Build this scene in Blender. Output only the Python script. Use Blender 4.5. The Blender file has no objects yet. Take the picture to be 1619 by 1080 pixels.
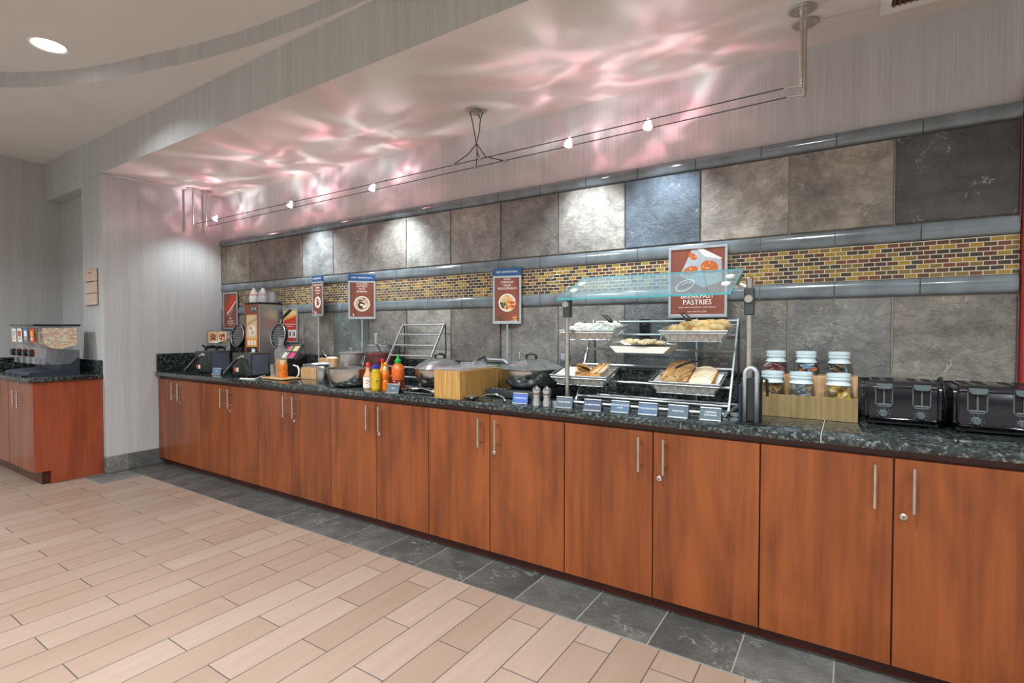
import bpy, bmesh, math, random
from mathutils import Vector, Matrix
rnd = random.Random(11)
sc = bpy.context.scene
COL = sc.collection
PI = math.pi

# ------------------------------------------------------------------ camera
cam_d = bpy.data.cameras.new('camera')
cam_d.sensor_width = 36.0
cam_d.lens = 819.6 / 1619 * 36.0
cam_d.clip_start = 0.05
cam = bpy.data.objects.new('camera', cam_d)
COL.objects.link(cam)
cam.location = (5.699, -3.0256, 1.3254)
cam.rotation_euler = (PI / 2 - 0.0227, 0.0, 0.5752)
sc.camera = cam

# ------------------------------------------------------------------ world, lights, exposure
sc.view_settings.view_transform = 'Standard'
sc.view_settings.look = 'None'
sc.view_settings.gamma = 1.0
sc.view_settings.use_curve_mapping = False
sc.view_settings.exposure = 0.1
sc.cycles.use_denoising = True
sc.cycles.max_bounces = 8
sc.cycles.diffuse_bounces = 4
sc.cycles.transparent_max_bounces = 24
sc.cycles.caustics_reflective = False
sc.cycles.caustics_refractive = False
sc.cycles.sample_clamp_indirect = 4.0

wd = bpy.data.worlds.new('world')
sc.world = wd
wd.use_nodes = True
wd.node_tree.nodes['Background'].inputs[0].default_value = (0.97, 0.98, 1.0, 1)
wd.node_tree.nodes['Background'].inputs[1].default_value = 0.42


def lamp(name, kind, loc, energy, color=(1, 1, 1), target=None, **kw):
    d = bpy.data.lights.new(name, kind)
    d.energy = energy
    d.color = color
    for k, v in kw.items():
        setattr(d, k, v)
    o = bpy.data.objects.new(name, d)
    COL.objects.link(o)
    o.location = loc
    if target is not None:
        o.rotation_euler = (Vector(target) - Vector(loc)).to_track_quat('-Z', 'Y').to_euler()
    return o


# first is the downlight in the picture, the unseen rest added to light the room
DOWN = [(1.275, -1.79), (3.3, -2.3), (5.4, -2.3), (7.5, -2.3), (-0.6, -2.6), (-0.5, -4.0), (2.3, -3.8), (4.4, -3.8), (6.5, -3.8), (1.2, -5.3), (4.4, -5.3), (7.4, -5.3)]  # the two at negative x are added to brighten the left wall
for i, (x, y) in enumerate(DOWN):
    lamp('downlight_and_fill', 'AREA', (x, y, 3.165), (100 if x < 0 else 60) if i else 14, (0.91, 0.97, 1.0), (x, y, 0), shape='DISK', size=0.17, spread=math.radians(140))

LAMPS = [(0.456, 2.425), (1.668, 2.403), (2.687, 2.397), (4.328, 2.414), (4.795, 2.418)]
LY = -0.305


def spill_nodes(d, seed):
    """light thrown backwards through the faceted dichroic reflector: pink and white streaks"""
    d.use_nodes = True
    nt = d.node_tree
    N, L = nt.nodes, nt.links
    em = N.get('Emission')
    tc = N.new('ShaderNodeTexCoord')
    mp = N.new('ShaderNodeMapping')
    mp.inputs['Location'].default_value = (seed * 3.1, seed * 1.7, seed)
    mp.inputs['Scale'].default_value = (0.9, 1.5, 1.2)
    L.new(tc.outputs['Normal'], mp.inputs['Vector'])
    n1 = N.new('ShaderNodeTexNoise')
    n1.inputs['Scale'].default_value = 1.6
    n1.inputs['Detail'].default_value = 0.6
    n1.inputs['Distortion'].default_value = 1.1
    L.new(mp.outputs[0], n1.inputs['Vector'])
    r1 = N.new('ShaderNodeValToRGB')
    e = r1.color_ramp.elements
    e[0].position = 0.40
    e[0].color = (0.16, 0.16, 0.16, 1)
    e[1].position = 0.76
    e[1].color = (0.95, 0.95, 0.95, 1)
    m = r1.color_ramp.elements.new(0.56)
    m.color = (0.34, 0.34, 0.34, 1)
    L.new(n1.outputs['Fac'], r1.inputs['Fac'])
    n2 = N.new('ShaderNodeTexNoise')
    n2.inputs['Scale'].default_value = 1.3
    n2.inputs['Detail'].default_value = 1.0
    n2.inputs['Distortion'].default_value = 0.8
    mp2 = N.new('ShaderNodeMapping')
    mp2.inputs['Location'].default_value = (seed * 2.2 + 5, seed, 3.3)
    L.new(tc.outputs['Normal'], mp2.inputs['Vector'])
    L.new(mp2.outputs[0], n2.inputs['Vector'])
    r2 = N.new('ShaderNodeValToRGB')
    e = r2.color_ramp.elements
    e[0].position = 0.36
    e[0].color = (1.0, 0.93, 0.92, 1)
    e[1].position = 0.66
    e[1].color = (1.0, 0.40, 0.47, 1)
    m = r2.color_ramp.elements.new(0.5)
    m.color = (1.0, 0.66, 0.74, 1)
    L.new(n2.outputs['Fac'], r2.inputs['Fac'])
    L.new(r2.outputs['Color'], em.inputs['Color'])
    # emission dimmed straight up against a ceiling hot spot, as a socket would
    sx = N.new('ShaderNodeSeparateXYZ')
    L.new(tc.outputs['Normal'], sx.inputs[0])
    def mth(op, a, b):
        q = N.new('ShaderNodeMath')
        q.operation = op
        for k, v in enumerate((a, b)):
            if isinstance(v, (int, float)):
                q.inputs[k].default_value = v
            else:
                L.new(v, q.inputs[k])
        return q.outputs[0]
    c = mth('ABSOLUTE', sx.outputs[2], 0)
    blk = mth('SUBTRACT', 1.0, mth('MULTIPLY', mth('POWER', c, 2.0), 0.93))
    up = N.new('ShaderNodeMapRange')
    up.inputs['From Min'].default_value = -0.50
    up.inputs['From Max'].default_value = -0.34
    L.new(sx.outputs[2], up.inputs['Value'])
    L.new(mth('MULTIPLY', mth('MULTIPLY', r1.outputs['Color'], blk), up.outputs[0]), em.inputs['Strength'])
    lo = N.new('ShaderNodeMapRange')
    lo.inputs['From Min'].default_value = 0.05
    lo.inputs['From Max'].default_value = 0.5
    lo.inputs['To Min'].default_value = 0.30
    L.new(sx.outputs[2], lo.inputs['Value'])
    L.new(mth('MULTIPLY', mth('MULTIPLY', r1.outputs['Color'], blk), mth('MULTIPLY', up.outputs[0], lo.outputs[0])), em.inputs['Strength'])
    rd = N.new('ShaderNodeMapRange')
    rd.inputs['From Min'].default_value = 0.15
    rd.inputs['From Max'].default_value = -0.25
    rd.inputs['To Max'].default_value = 0.75
    L.new(sx.outputs[2], rd.inputs['Value'])
    mx = N.new('ShaderNodeMix')
    mx.data_type = 'RGBA'
    L.new(rd.outputs[0], mx.inputs[0])
    L.new(r2.outputs['Color'], mx.inputs[6])
    mx.inputs[7].default_value = (1.0, 0.28, 0.34, 1)
    L.new(mx.outputs[2], em.inputs['Color'])


for i, (x, z) in enumerate(LAMPS):
    # beam towards the tiles
    aim = (0.0, -0.42, 1.5) if i == 0 else (x + 0.02, -0.04, 1.62)
    lamp('cable_lamp_beam', 'SPOT', (x, LY + 0.01, z - 0.05), 20 if i == 0 else (30 if i > 2 else 40), (0.88, 0.96, 1.0), aim, spot_size=math.radians(104), spot_blend=1.0, shadow_soft_size=0.02)
    # light escaping upwards through the reflector
    s = lamp('cable_lamp_spill', 'POINT', (x, LY - 0.01, z + 0.045), 19 if i > 2 else 27, (1, 1, 1), shadow_soft_size=0.012)
    spill_nodes(s.data, i + 1)


# ------------------------------------------------------------------ mesh helpers
def lin(c):
    return c / 12.92 if c <= 0.04045 else ((c + 0.055) / 1.055) ** 2.4


def C(h):
    h = h.lstrip('#')
    return tuple(lin(int(h[i:i + 2], 16) / 255) for i in (0, 2, 4)) + (1.0,)


class B:
    """collects shapes for one mesh"""

    def __init__(self):
        self.bm = bmesh.new()

    def _mat(self, fs, m):
        for f in fs:
            f.material_index = m

    def box(self, x0, x1, y0, y1, z0, z1, bev=0.0, m=0, seg=1):
        bm = self.bm
        v = [bm.verts.new((x, y, z)) for z in (z0, z1) for y in (y0, y1) for x in (x0, x1)]
        q = [(0, 2, 3, 1), (4, 5, 7, 6), (0, 1, 5, 4), (2, 6, 7, 3), (0, 4, 6, 2), (1, 3, 7, 5)]
        fs = [bm.faces.new([v[i] for i in a]) for a in q]
        self._mat(fs, m)
        if bev > 0:
            es = list({e for f in fs for e in f.edges})
            r = bmesh.ops.bevel(bm, geom=es, offset=bev, segments=seg, affect='EDGES', profile=0.5, clamp_overlap=True)
            self._mat(r['faces'], m)
        return self

    def tube(self, pts, r, seg=8, closed=False, m=0, flat=1.0):
        bm = self.bm
        pts = [Vector(p) for p in pts]
        n = len(pts)
        rings = []
        up = None
        for i, p in enumerate(pts):
            if closed:
                t = (pts[(i + 1) % n] - pts[i - 1]).normalized()
            elif i == 0:
                t = (pts[1] - p).normalized()
            elif i == n - 1:
                t = (p - pts[i - 1]).normalized()
            else:
                t = ((pts[i + 1] - p).normalized() + (p - pts[i - 1]).normalized())
                t = t.normalized() if t.length > 1e-6 else (pts[i + 1] - p).normalized()
            if up is None:
                up = Vector((0, 0, 1)) if abs(t.z) < 0.9 else Vector((1, 0, 0))
            a = t.cross(up)
            if a.length < 1e-5:
                up = Vector((0, 1, 0)) if abs(t.y) < 0.9 else Vector((1, 0, 0))
                a = t.cross(up)
            a.normalize()
            b = t.cross(a).normalized()
            up = -b if b.dot(up) < 0 else b
            rr = r[i] if isinstance(r, (list, tuple)) else r
            rings.append([bm.verts.new(p + a * (rr * math.cos(2 * PI * k / seg)) + b * (rr * flat * math.sin(2 * PI * k / seg))) for k in range(seg)])
        fs = []
        for i in range(n if closed else n - 1):
            A, Bq = rings[i], rings[(i + 1) % n]
            for k in range(seg):
                fs.append(bm.faces.new((A[k], A[(k + 1) % seg], Bq[(k + 1) % seg], Bq[k])))
        if not closed:
            fs.append(bm.faces.new(rings[0][::-1]))
            fs.append(bm.faces.new(rings[-1]))
        self._mat(fs, m)
        return self

    def lathe(self, prof, c=(0, 0, 0), seg=24, m=0, sx=1.0, sy=1.0):
        """prof: list of (radius, z); radius 0 closes"""
        bm = self.bm
        c = Vector(c)
        rings = []
        for (r, z) in prof:
            if r < 1e-6:
                rings.append([bm.verts.new(c + Vector((0, 0, z)))])
            else:
                rings.append([bm.verts.new(c + Vector((r * sx * math.cos(2 * PI * k / seg), r * sy * math.sin(2 * PI * k / seg), z))) for k in range(seg)])
        fs = []
        for a, b in zip(rings, rings[1:]):
            for k in range(seg):
                k2 = (k + 1) % seg
                if len(a) == 1 and len(b) == 1:
                    continue
                if len(a) == 1:
                    fs.append(bm.faces.new((a[0], b[k2], b[k])))
                elif len(b) == 1:
                    fs.append(bm.faces.new((a[k], a[k2], b[0])))
                else:
                    fs.append(bm.faces.new((a[k], a[k2], b[k2], b[k])))
        self._mat(fs, m)
        return self

    def prism(self, poly, axis, a, b, m=0):
        """poly in the two other axes (cyclic order y,z for x; x,z for y; x,y for z)"""
        bm = self.bm

        def mk(p, t):
            return {'x': (t, p[0], p[1]), 'y': (p[0], t, p[1]), 'z': (p[0], p[1], t)}[axis]
        A = [bm.verts.new(mk(p, a)) for p in poly]
        Bv = [bm.verts.new(mk(p, b)) for p in poly]
        n = len(poly)
        fs = [bm.faces.new(A[::-1]), bm.faces.new(Bv)]
        for k in range(n):
            fs.append(bm.faces.new((A[k], A[(k + 1) % n], Bv[(k + 1) % n], Bv[k])))
        self._mat(fs, m)
        return self

    def sph(self, c, r, seg=12, rings=8, m=0):
        rx, ry, rz = r if isinstance(r, (tuple, list)) else (r, r, r)
        prof = [(0, -1)] + [(math.cos(-PI / 2 + PI * i / rings), math.sin(-PI / 2 + PI * i / rings)) for i in range(1, rings)] + [(0, 1)]
        k0 = len(self.bm.verts)
        self.lathe([(a, b * rz) for a, b in prof], c, seg, m, rx, ry)
        return self

    def quad(self, ps, m=0):
        f = self.bm.faces.new([self.bm.verts.new(p) for p in ps])
        f.material_index = m
        return self

    def ell(self, cx, cz, rx, rz, y, m=0, seg=20, rot=0.0):
        """flat printed ellipse in the xz plane"""
        vs = []
        for k in range(seg):
            a = 2 * PI * k / seg
            px, pz = rx * math.cos(a), rz * math.sin(a)
            vs.append(self.bm.verts.new((cx + px * math.cos(rot) - pz * math.sin(rot), y, cz + px * math.sin(rot) + pz * math.cos(rot))))
        f = self.bm.faces.new(vs)
        f.material_index = m
        return self

    def text(self, s, size, loc, m=0, align='CENTER', mat=None, squeeze=1.0, thick=0.0004):
        cu = bpy.data.curves.new('t', 'FONT')
        cu.body = s
        cu.size = size
        cu.align_x = align
        cu.align_y = 'CENTER'
        cu.resolution_u = 2
        cu.extrude = thick
        to = bpy.data.objects.new('t', cu)
        COL.objects.link(to)
        me = bpy.data.meshes.new_from_object(to.evaluated_get(bpy.context.evaluated_depsgraph_get()))
        bpy.data.objects.remove(to)
        bpy.data.curves.remove(cu)
        if mat is None:
            mat = Matrix.Translation(loc) @ Matrix.Rotation(PI / 2, 4, 'X') @ Matrix.Diagonal((squeeze, 1, 1, 1))
        me.transform(mat)
        n0 = len(self.bm.faces)
        self.bm.from_mesh(me)
        self.bm.faces.ensure_lookup_table()
        for f in self.bm.faces[n0:]:
            f.material_index = m
        bpy.data.meshes.remove(me)
        return self

    def mark(self):
        self.bm.verts.ensure_lookup_table()
        return len(self.bm.verts)

    def xf(self, mat, k0=0):
        self.bm.verts.ensure_lookup_table()
        bmesh.ops.transform(self.bm, matrix=mat, verts=self.bm.verts[k0:])
        return self


def obj(name, b, mats, parent=None, label=None, smooth=35, fixn=True):
    bm = b.bm
    if fixn:
        bmesh.ops.recalc_face_normals(bm, faces=bm.faces[:])
    me = bpy.data.meshes.new(name)
    bm.to_mesh(me)
    bm.free()
    for m in (mats if isinstance(mats, (list, tuple)) else [mats]):
        me.materials.append(m)
    if smooth:
        me.shade_smooth()
        me.set_sharp_from_angle(angle=math.radians(smooth))
    o = bpy.data.objects.new(name, me)
    COL.objects.link(o)
    if parent is not None:
        o.parent = parent
    if label:
        o['label'] = label
    return o


def struct(name, b, mats, parent=None, **k):
    o = obj(name, b, mats, parent, **k)
    if parent is None:
        o['kind'] = 'structure'
    return o


def tag(o, label, cat, group=None):
    o['label'] = label
    o['category'] = cat
    if group:
        o['group'] = group
    return o


def thing(name, label, cat, loc=(0, 0, 0), rz=0.0, group=None):
    o = bpy.data.objects.new(name, None)
    o.empty_display_size = 0.05
    COL.objects.link(o)
    o.location = loc
    o.rotation_euler = (0, 0, rz)
    return tag(o, label, cat, group)


def dup(root, loc, rz=None, label=None):
    r = root.copy()
    COL.objects.link(r)
    r.location = loc
    if rz is not None:
        r.rotation_euler = (0, 0, rz)
    if label:
        r['label'] = label
    for ch in list(root.children):
        c = ch.copy()
        COL.objects.link(c)
        c.parent = r
        for g in list(ch.children):
            d = g.copy()
            COL.objects.link(d)
            d.parent = c
    return r


# ------------------------------------------------------------------ materials
class NT:
    def __init__(self, name):
        self.m = bpy.data.materials.new(name)
        self.m.use_nodes = True
        self.t = self.m.node_tree
        self.p = self.t.nodes['Principled BSDF']

    def new(self, kind, **inp):
        n = self.t.nodes.new('ShaderNode' + kind)
        for k, v in inp.items():
            self.set(n.inputs[k.replace('_', ' ')], v)
        return n

    def set(self, sock, v):
        if isinstance(v, bpy.types.NodeSocket):
            self.t.links.new(v, sock)
        elif hasattr(sock, 'default_value'):
            if isinstance(v, (int, float)) and sock.type in ('RGBA',):
                v = (v, v, v, 1)
            sock.default_value = v

    def math(self, op, a, b=None, c=None):
        n = self.t.nodes.new('ShaderNodeMath')
        n.operation = op
        for i, v in enumerate((a, b, c)):
            if v is not None:
                self.set(n.inputs[i], v)
        return n.outputs[0]

    def coord(self, kind='Object'):
        return self.new('TexCoord').outputs[kind]

    def mapping(self, v, scale=(1, 1, 1), loc=(0, 0, 0)):
        n = self.new('Mapping')
        self.set(n.inputs['Vector'], v)
        self.set(n.inputs['Scale'], scale)
        self.set(n.inputs['Location'], loc)
        return n.outputs[0]

    def noise(self, v, scale=5, detail=2, rough=0.5, dist=0.0):
        n = self.new('TexNoise')
        self.set(n.inputs['Vector'], v)
        for k, x in (('Scale', scale), ('Detail', detail), ('Roughness', rough), ('Distortion', dist)):
            self.set(n.inputs[k], x)
        return n.outputs['Fac']

    def ramp(self, f, stops):
        n = self.new('ValToRGB')
        el = n.color_ramp.elements
        while len(el) < len(stops):
            el.new(0.5)
        for e, (p, c) in zip(el, stops):
            e.position = p
            e.color = c if len(c) == 4 else tuple(c) + (1,)
        self.set(n.inputs['Fac'], f)
        return n.outputs['Color']

    def mix(self, f, a, b, blend='MIX'):
        n = self.t.nodes.new('ShaderNodeMix')
        n.data_type = 'RGBA'
        n.blend_type = blend
        self.set(n.inputs[0], f)
        self.set(n.inputs[6], a)
        self.set(n.inputs[7], b)
        return n.outputs[2]

    def bump(self, h, strength=0.3, dist=0.01):
        n = self.new('Bump')
        self.set(n.inputs['Height'], h)
        n.inputs['Strength'].default_value = strength
        n.inputs['Distance'].default_value = dist
        self.t.links.new(n.outputs[0], self.p.inputs['Normal'])

    def done(self, col=None, rough=0.5, metal=0.0, **kw):
        if col is not None:
            self.set(self.p.inputs['Base Color'], col)
        self.set(self.p.inputs['Roughness'], rough)
        self.set(self.p.inputs['Metallic'], metal)
        for k, v in kw.items():
            self.set(self.p.inputs[k.replace('_', ' ')], v)
        return self.m


def plain(name, col, rough=0.5, metal=0.0, var=0.08, scale=25, bump=0.0, **kw):
    n = NT(name)
    c = C(col) if isinstance(col, str) else col
    f = n.noise(n.coord(), scale, 3)
    lo = tuple(max(0, x * (1 - var)) for x in c[:3]) + (1,)
    hi = tuple(min(1, x * (1 + var)) for x in c[:3]) + (1,)
    if bump:
        n.bump(f, bump, 0.004)
    return n.done(n.ramp(f, [(0.3, lo), (0.7, hi)]), rough, metal, **kw)


def clear(name, tint, gloss=0.12, rough=0.03, milky=0.0, milk=(0.9, 0.95, 1, 1)):
    """thin clear plastic or glass"""
    n = NT(name)
    t = n.t
    tr = n.new('BsdfTransparent', Color=tint)
    gl = n.new('BsdfGlossy', Roughness=rough)
    fr = n.new('LayerWeight', Blend=0.5)
    fac = n.math('MULTIPLY_ADD', n.math('POWER', fr.outputs['Facing'], 4.0), 0.7, 0.025 + gloss * 0.1)
    mx = n.new('MixShader')
    t.links.new(fac, mx.inputs[0])
    t.links.new(tr.outputs[0], mx.inputs[1])
    t.links.new(gl.outputs[0], mx.inputs[2])
    last = mx
    if milky:
        df = n.new('BsdfDiffuse', Color=milk)
        f2 = n.math('MULTIPLY_ADD', n.noise(n.coord(), 30, 2), 0.15, milky - 0.07)
        m2 = n.new('MixShader')
        t.links.new(f2, m2.inputs[0])
        t.links.new(mx.outputs[0], m2.inputs[1])
        t.links.new(df.outputs[0], m2.inputs[2])
        last = m2
    t.links.new(last.outputs[0], t.nodes['Material Output'].inputs['Surface'])
    return n.m


def wallpaper(name, base):
    n = NT(name)
    co = n.coord()
    fine = n.noise(n.mapping(co, (170, 170, 2.2)), 1.0, 3, 0.6)
    wide = n.noise(n.mapping(co, (16, 16, 0.15)), 1.0, 2)
    weave = n.noise(n.mapping(co, (60, 60, 420)), 1.0, 1)
    f = n.math('ADD', n.math('MULTIPLY', fine, 0.7), n.math('MULTIPLY', wide, 0.3))
    b = C(base)
    lo = tuple(x * 0.84 for x in b[:3])
    hi = tuple(min(1, x * 1.12) for x in b[:3])
    col = n.ramp(f, [(0.33, lo), (0.67, hi)])
    n.bump(n.math('ADD', fine, n.math('MULTIPLY', weave, 0.5)), 0.18, 0.002)
    return n.done(col, 0.55, Specular_IOR_Level=0.35)


def tile_nodes(n, u, v, w, h, g, shift=0.5):
    row = n.math('FLOOR', n.math('DIVIDE', v, h))
    uu = n.math('ADD', n.math('DIVIDE', u, w), n.math('MULTIPLY', n.math('FLOORED_MODULO', row, 2.0), shift))
    col = n.math('FLOOR', uu)
    fu = n.math('FRACT', uu)
    fv = n.math('FRACT', n.math('DIVIDE', v, h))
    eu = n.math('MINIMUM', fu, n.math('SUBTRACT', 1.0, fu))
    ev = n.math('MINIMUM', fv, n.math('SUBTRACT', 1.0, fv))
    grout = n.math('MAXIMUM', n.math('LESS_THAN', n.math('MULTIPLY', eu, w), g / 2), n.math('LESS_THAN', n.math('MULTIPLY', ev, h), g / 2))
    cb = n.new('CombineXYZ')
    n.set(cb.inputs[0], col)
    n.set(cb.inputs[1], row)
    wn = n.new('TexWhiteNoise')
    wn.noise_dimensions = '3D'
    n.t.links.new(cb.outputs[0], wn.inputs['Vector'])
    return grout, wn.outputs['Value'], wn.outputs['Color'], cb.outputs[0]


def m_planks():
    n = NT('floor_planks')
    co = n.coord()
    s = n.new('SeparateXYZ')
    n.set(s.inputs[0], co)
    u = n.math('SUBTRACT', s.outputs[1], -1.675)
    v = n.math('SUBTRACT', s.outputs[0], 2.445)
    grout, r, rc, cell = tile_nodes(n, u, v, 0.62, 0.1635, 0.0045)
    cv = n.new('VectorMath')
    cv.operation = 'MULTIPLY_ADD'
    n.set(cv.inputs[0], cell)
    n.set(cv.inputs[1], (3.7, 1.9, 0))
    n.set(cv.inputs[2], co)
    grain = n.noise(n.mapping(cv.outputs[0], (26, 2.0, 1)), 1.0, 5, 0.6, 0.6)
    blot = n.noise(n.mapping(cv.outputs[0], (5, 1.6, 1)), 1.0, 2)
    base = n.ramp(r, [(0.0, C('#7d6858')), (0.4, C('#857162')), (0.75, C('#8f7e70')), (1.0, C('#7f6a5b'))])
    c2 = n.mix(n.math('MULTIPLY', grain, 0.7), base, C('#6d5647'))
    c3 = n.mix(n.math('MULTIPLY', blot, 0.4), c2, C('#948276'))
    c4 = n.mix(grout, c3, C('#3c3b39'))
    h = n.math('SUBTRACT', n.math('MULTIPLY', grain, 0.25), grout)
    n.bump(h, 0.35, 0.002)
    return n.done(c4, n.math('MULTIPLY_ADD', grain, 0.12, 0.34), Specular_IOR_Level=0.4)


def m_mosaic():
    n = NT('mosaic_glass')
    co = n.coord()
    s = n.new('SeparateXYZ')
    n.set(s.inputs[0], co)
    grout, r, rc, cell = tile_nodes(n, s.outputs[0], n.math('SUBTRACT', s.outputs[2], 1.563), 0.0455, 0.0206, 0.0038)
    pal = n.ramp(r, [(0.0, C('#a5882c')), (0.20, C('#7d6a34')), (0.34, C('#54281e')), (0.50, C('#70362b')), (0.62, C('#1c2028')), (0.82, C('#30282e')), (0.93, C('#463c28'))])
    for nd in n.t.nodes:
        if nd.type == 'VALTORGB':
            nd.color_ramp.interpolation = 'CONSTANT'
    f = n.noise(co, 160, 2)
    c1 = n.mix(n.math('MULTIPLY', f, 0.5), pal, (0.16, 0.12, 0.07, 1))
    c2 = n.mix(grout, c1, C('#c9bda6'))
    n.bump(n.math('SUBTRACT', n.math('MULTIPLY', f, 0.6), grout), 0.5, 0.003)
    return n.done(c2, n.math('MULTIPLY_ADD', grout, 0.6, 0.14), Specular_IOR_Level=0.6)


def m_slate(name='slate', rough=0.5, vein=1.0, bump=0.55):
    n = NT(name)
    at = n.new('Attribute')
    at.attribute_name = 'tint'
    sd = n.new('Attribute')
    sd.attribute_name = 'seed'
    off = n.new('VectorMath')
    off.operation = 'MULTIPLY_ADD'
    n.set(off.inputs[0], sd.outputs['Fac'])
    n.set(off.inputs[1], (17.3, 9.1, 23.7))
    n.set(off.inputs[2], n.coord())
    co = off.outputs[0]
    big = n.noise(co, 3.0, 7, 0.62, 0.5)
    mid = n.noise(co, 10, 10, 0.78, 0.35)
    fin = n.noise(co, 60, 4, 0.6)
    f = n.math('ADD', n.math('MULTIPLY', big, 0.5), n.math('MULTIPLY', mid, 0.5))
    shade = n.ramp(f, [(0.36, (0.45, 0.48, 0.53)), (0.5, (1.25, 1.23, 1.2)), (0.62, (2.15, 2.13, 2.06))])
    col = n.mix(1.0, at.outputs['Color'], shade, 'MULTIPLY')
    # fine light cracks
    v1 = n.noise(co, 4.2, 5, 0.62, 1.0)
    d = n.math('ABSOLUTE', n.math('SUBTRACT', v1, 0.5))
    line = n.math('LESS_THAN', d, 0.0045)
    msk = n.math('GREATER_THAN', n.noise(co, 5.5, 2), 0.55)
    vm = n.math('MULTIPLY', n.math('MULTIPLY', line, msk), 0.55 * vein)
    col = n.mix(vm, col, C('#b9b2a6'))
    rg = n.math('ABSOLUTE', n.math('SUBTRACT', n.noise(n.mapping(co, (1, 1, 1.5), (3, 1, 2)), 8.5, 7, 0.62, 0.8), 0.5))
    cl = n.ramp(rg, [(0.0, (1, 1, 1)), (0.045, (0.25, 0.25, 0.25)), (0.14, (0, 0, 0))])
    col = n.mix(n.math('MULTIPLY', cl, 0.22), col, C('#3d3a37'))
    col = n.mix(n.math('MULTIPLY', fin, 0.16), col, C('#8b857c'))
    n.bump(n.math('ADD', n.math('ADD', n.math('MULTIPLY', mid, 1.0), n.math('MULTIPLY', fin, 0.25)), n.math('MULTIPLY', cl, -0.22)), bump, 0.016)
    return n.done(col, n.math('MULTIPLY_ADD', big, 0.3, rough - 0.12), Specular_IOR_Level=0.5)


def m_granite():
    n = NT('granite')
    co = n.coord()
    a = n.noise(co, 62, 3, 0.6)
    b = n.noise(n.mapping(co, (1, 1, 1), (4, 2, 7)), 45, 4, 0.65, 0.7)
    c = n.noise(co, 6, 2)
    base = n.ramp(b, [(0.38, C('#101416')), (0.52, C('#232a2a')), (0.64, C('#48524f'))])
    sp = n.ramp(a, [(0.565, (0, 0, 0)), (0.62, (1, 1, 1))])
    col = n.mix(n.math('MULTIPLY', sp, 0.45), base, C('#949c97'))
    col = n.mix(n.math('MULTIPLY', c, 0.25), col, C('#1a2628'))
    return n.done(col, 0.12, Specular_IOR_Level=0.6)


def m_cherry(name='cherry_wood', a='#5f2d13', b='#84451f', axis=2, rough=0.33):
    n = NT(name)
    oi = n.new('ObjectInfo')
    cv = n.new('VectorMath')
    cv.operation = 'MULTIPLY_ADD'
    n.set(cv.inputs[0], oi.outputs['Random'])
    n.set(cv.inputs[1], (11, 7, 5))
    n.set(cv.inputs[2], n.coord())
    sc1 = [24, 24, 24]
    sc1[axis] = 1.3
    sc2 = [3.6, 3.6, 3.6]
    sc2[axis] = 0.8
    g = n.noise(n.mapping(cv.outputs[0], sc1), 1.0, 5, 0.6, 0.4)
    big = n.noise(n.mapping(cv.outputs[0], sc2), 1.0, 3, 0.55, 1.4)
    f = n.math('ADD', n.math('MULTIPLY', g, 0.45), n.math('MULTIPLY', big, 0.55))
    col = n.ramp(f, [(0.36, C(a)), (0.60, C(b))])
    return n.done(col, rough, Specular_IOR_Level=0.45, Coat_Weight=0.15, Coat_Roughness=0.2)


def m_light_wood(name, a, b, plank=0.0, axis='x'):
    n = NT(name)
    co = n.coord()
    g = n.noise(n.mapping(co, (70, 70, 4)), 1.0, 4, 0.6)
    col = n.ramp(g, [(0.35, C(a)), (0.65, C(b))])
    if plank:
        s = n.new('SeparateXYZ')
        n.set(s.inputs[0], co)
        t = n.math('ADD', s.outputs[0], s.outputs[1])
        q = n.math('DIVIDE', t, plank)
        w = n.new('TexWhiteNoise')
        w.noise_dimensions = '1D'
        n.t.links.new(n.math('FLOOR', q), w.inputs['W'])
        col = n.mix(n.math('MULTIPLY', w.outputs['Value'], 0.5), col, C(a))
        ln = n.math('LESS_THAN', n.math('FRACT', q), 0.06)
        col = n.mix(n.math('MULTIPLY', ln, 0.5), col, C('#6d4d28'))
    return n.done(col, 0.45)


def m_food(name, stops, scale=60, rough=0.7, bump=0.4):
    n = NT(name)
    f = n.noise(n.coord(), scale, 4, 0.65)
    n.bump(f, bump, 0.004)
    return n.done(n.ramp(f, [(p, C(c)) for p, c in stops]), rough)


def m_emit(name, col, strength):
    n = NT(name)
    n.set(n.p.inputs['Base Color'], (0.8, 0.8, 0.8, 1))
    f = n.noise(n.coord(), 90, 1)
    n.set(n.p.inputs['Emission Color'], n.mix(n.math('MULTIPLY', f, 0.05), col, (1, 1, 1, 1)))
    n.set(n.p.inputs['Emission Strength'], strength)
    return n.m


def m_cereal(name, cols, scale):
    n = NT(name)
    v = n.new('TexVoronoi')
    n.set(v.inputs['Vector'], n.coord())
    v.inputs['Scale'].default_value = scale
    s = n.new('SeparateColor')
    n.set(s.inputs[0], v.outputs['Color'])
    st = [(i / len(cols), C(c)) for i, c in enumerate(cols)]
    col = n.ramp(s.outputs[0], st)
    for nd in n.t.nodes:
        if nd.type == 'VALTORGB':
            nd.color_ramp.interpolation = 'CONSTANT'
    n.bump(v.outputs['Distance'], 0.8, 0.01)
    return n.done(col, 0.7)


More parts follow.
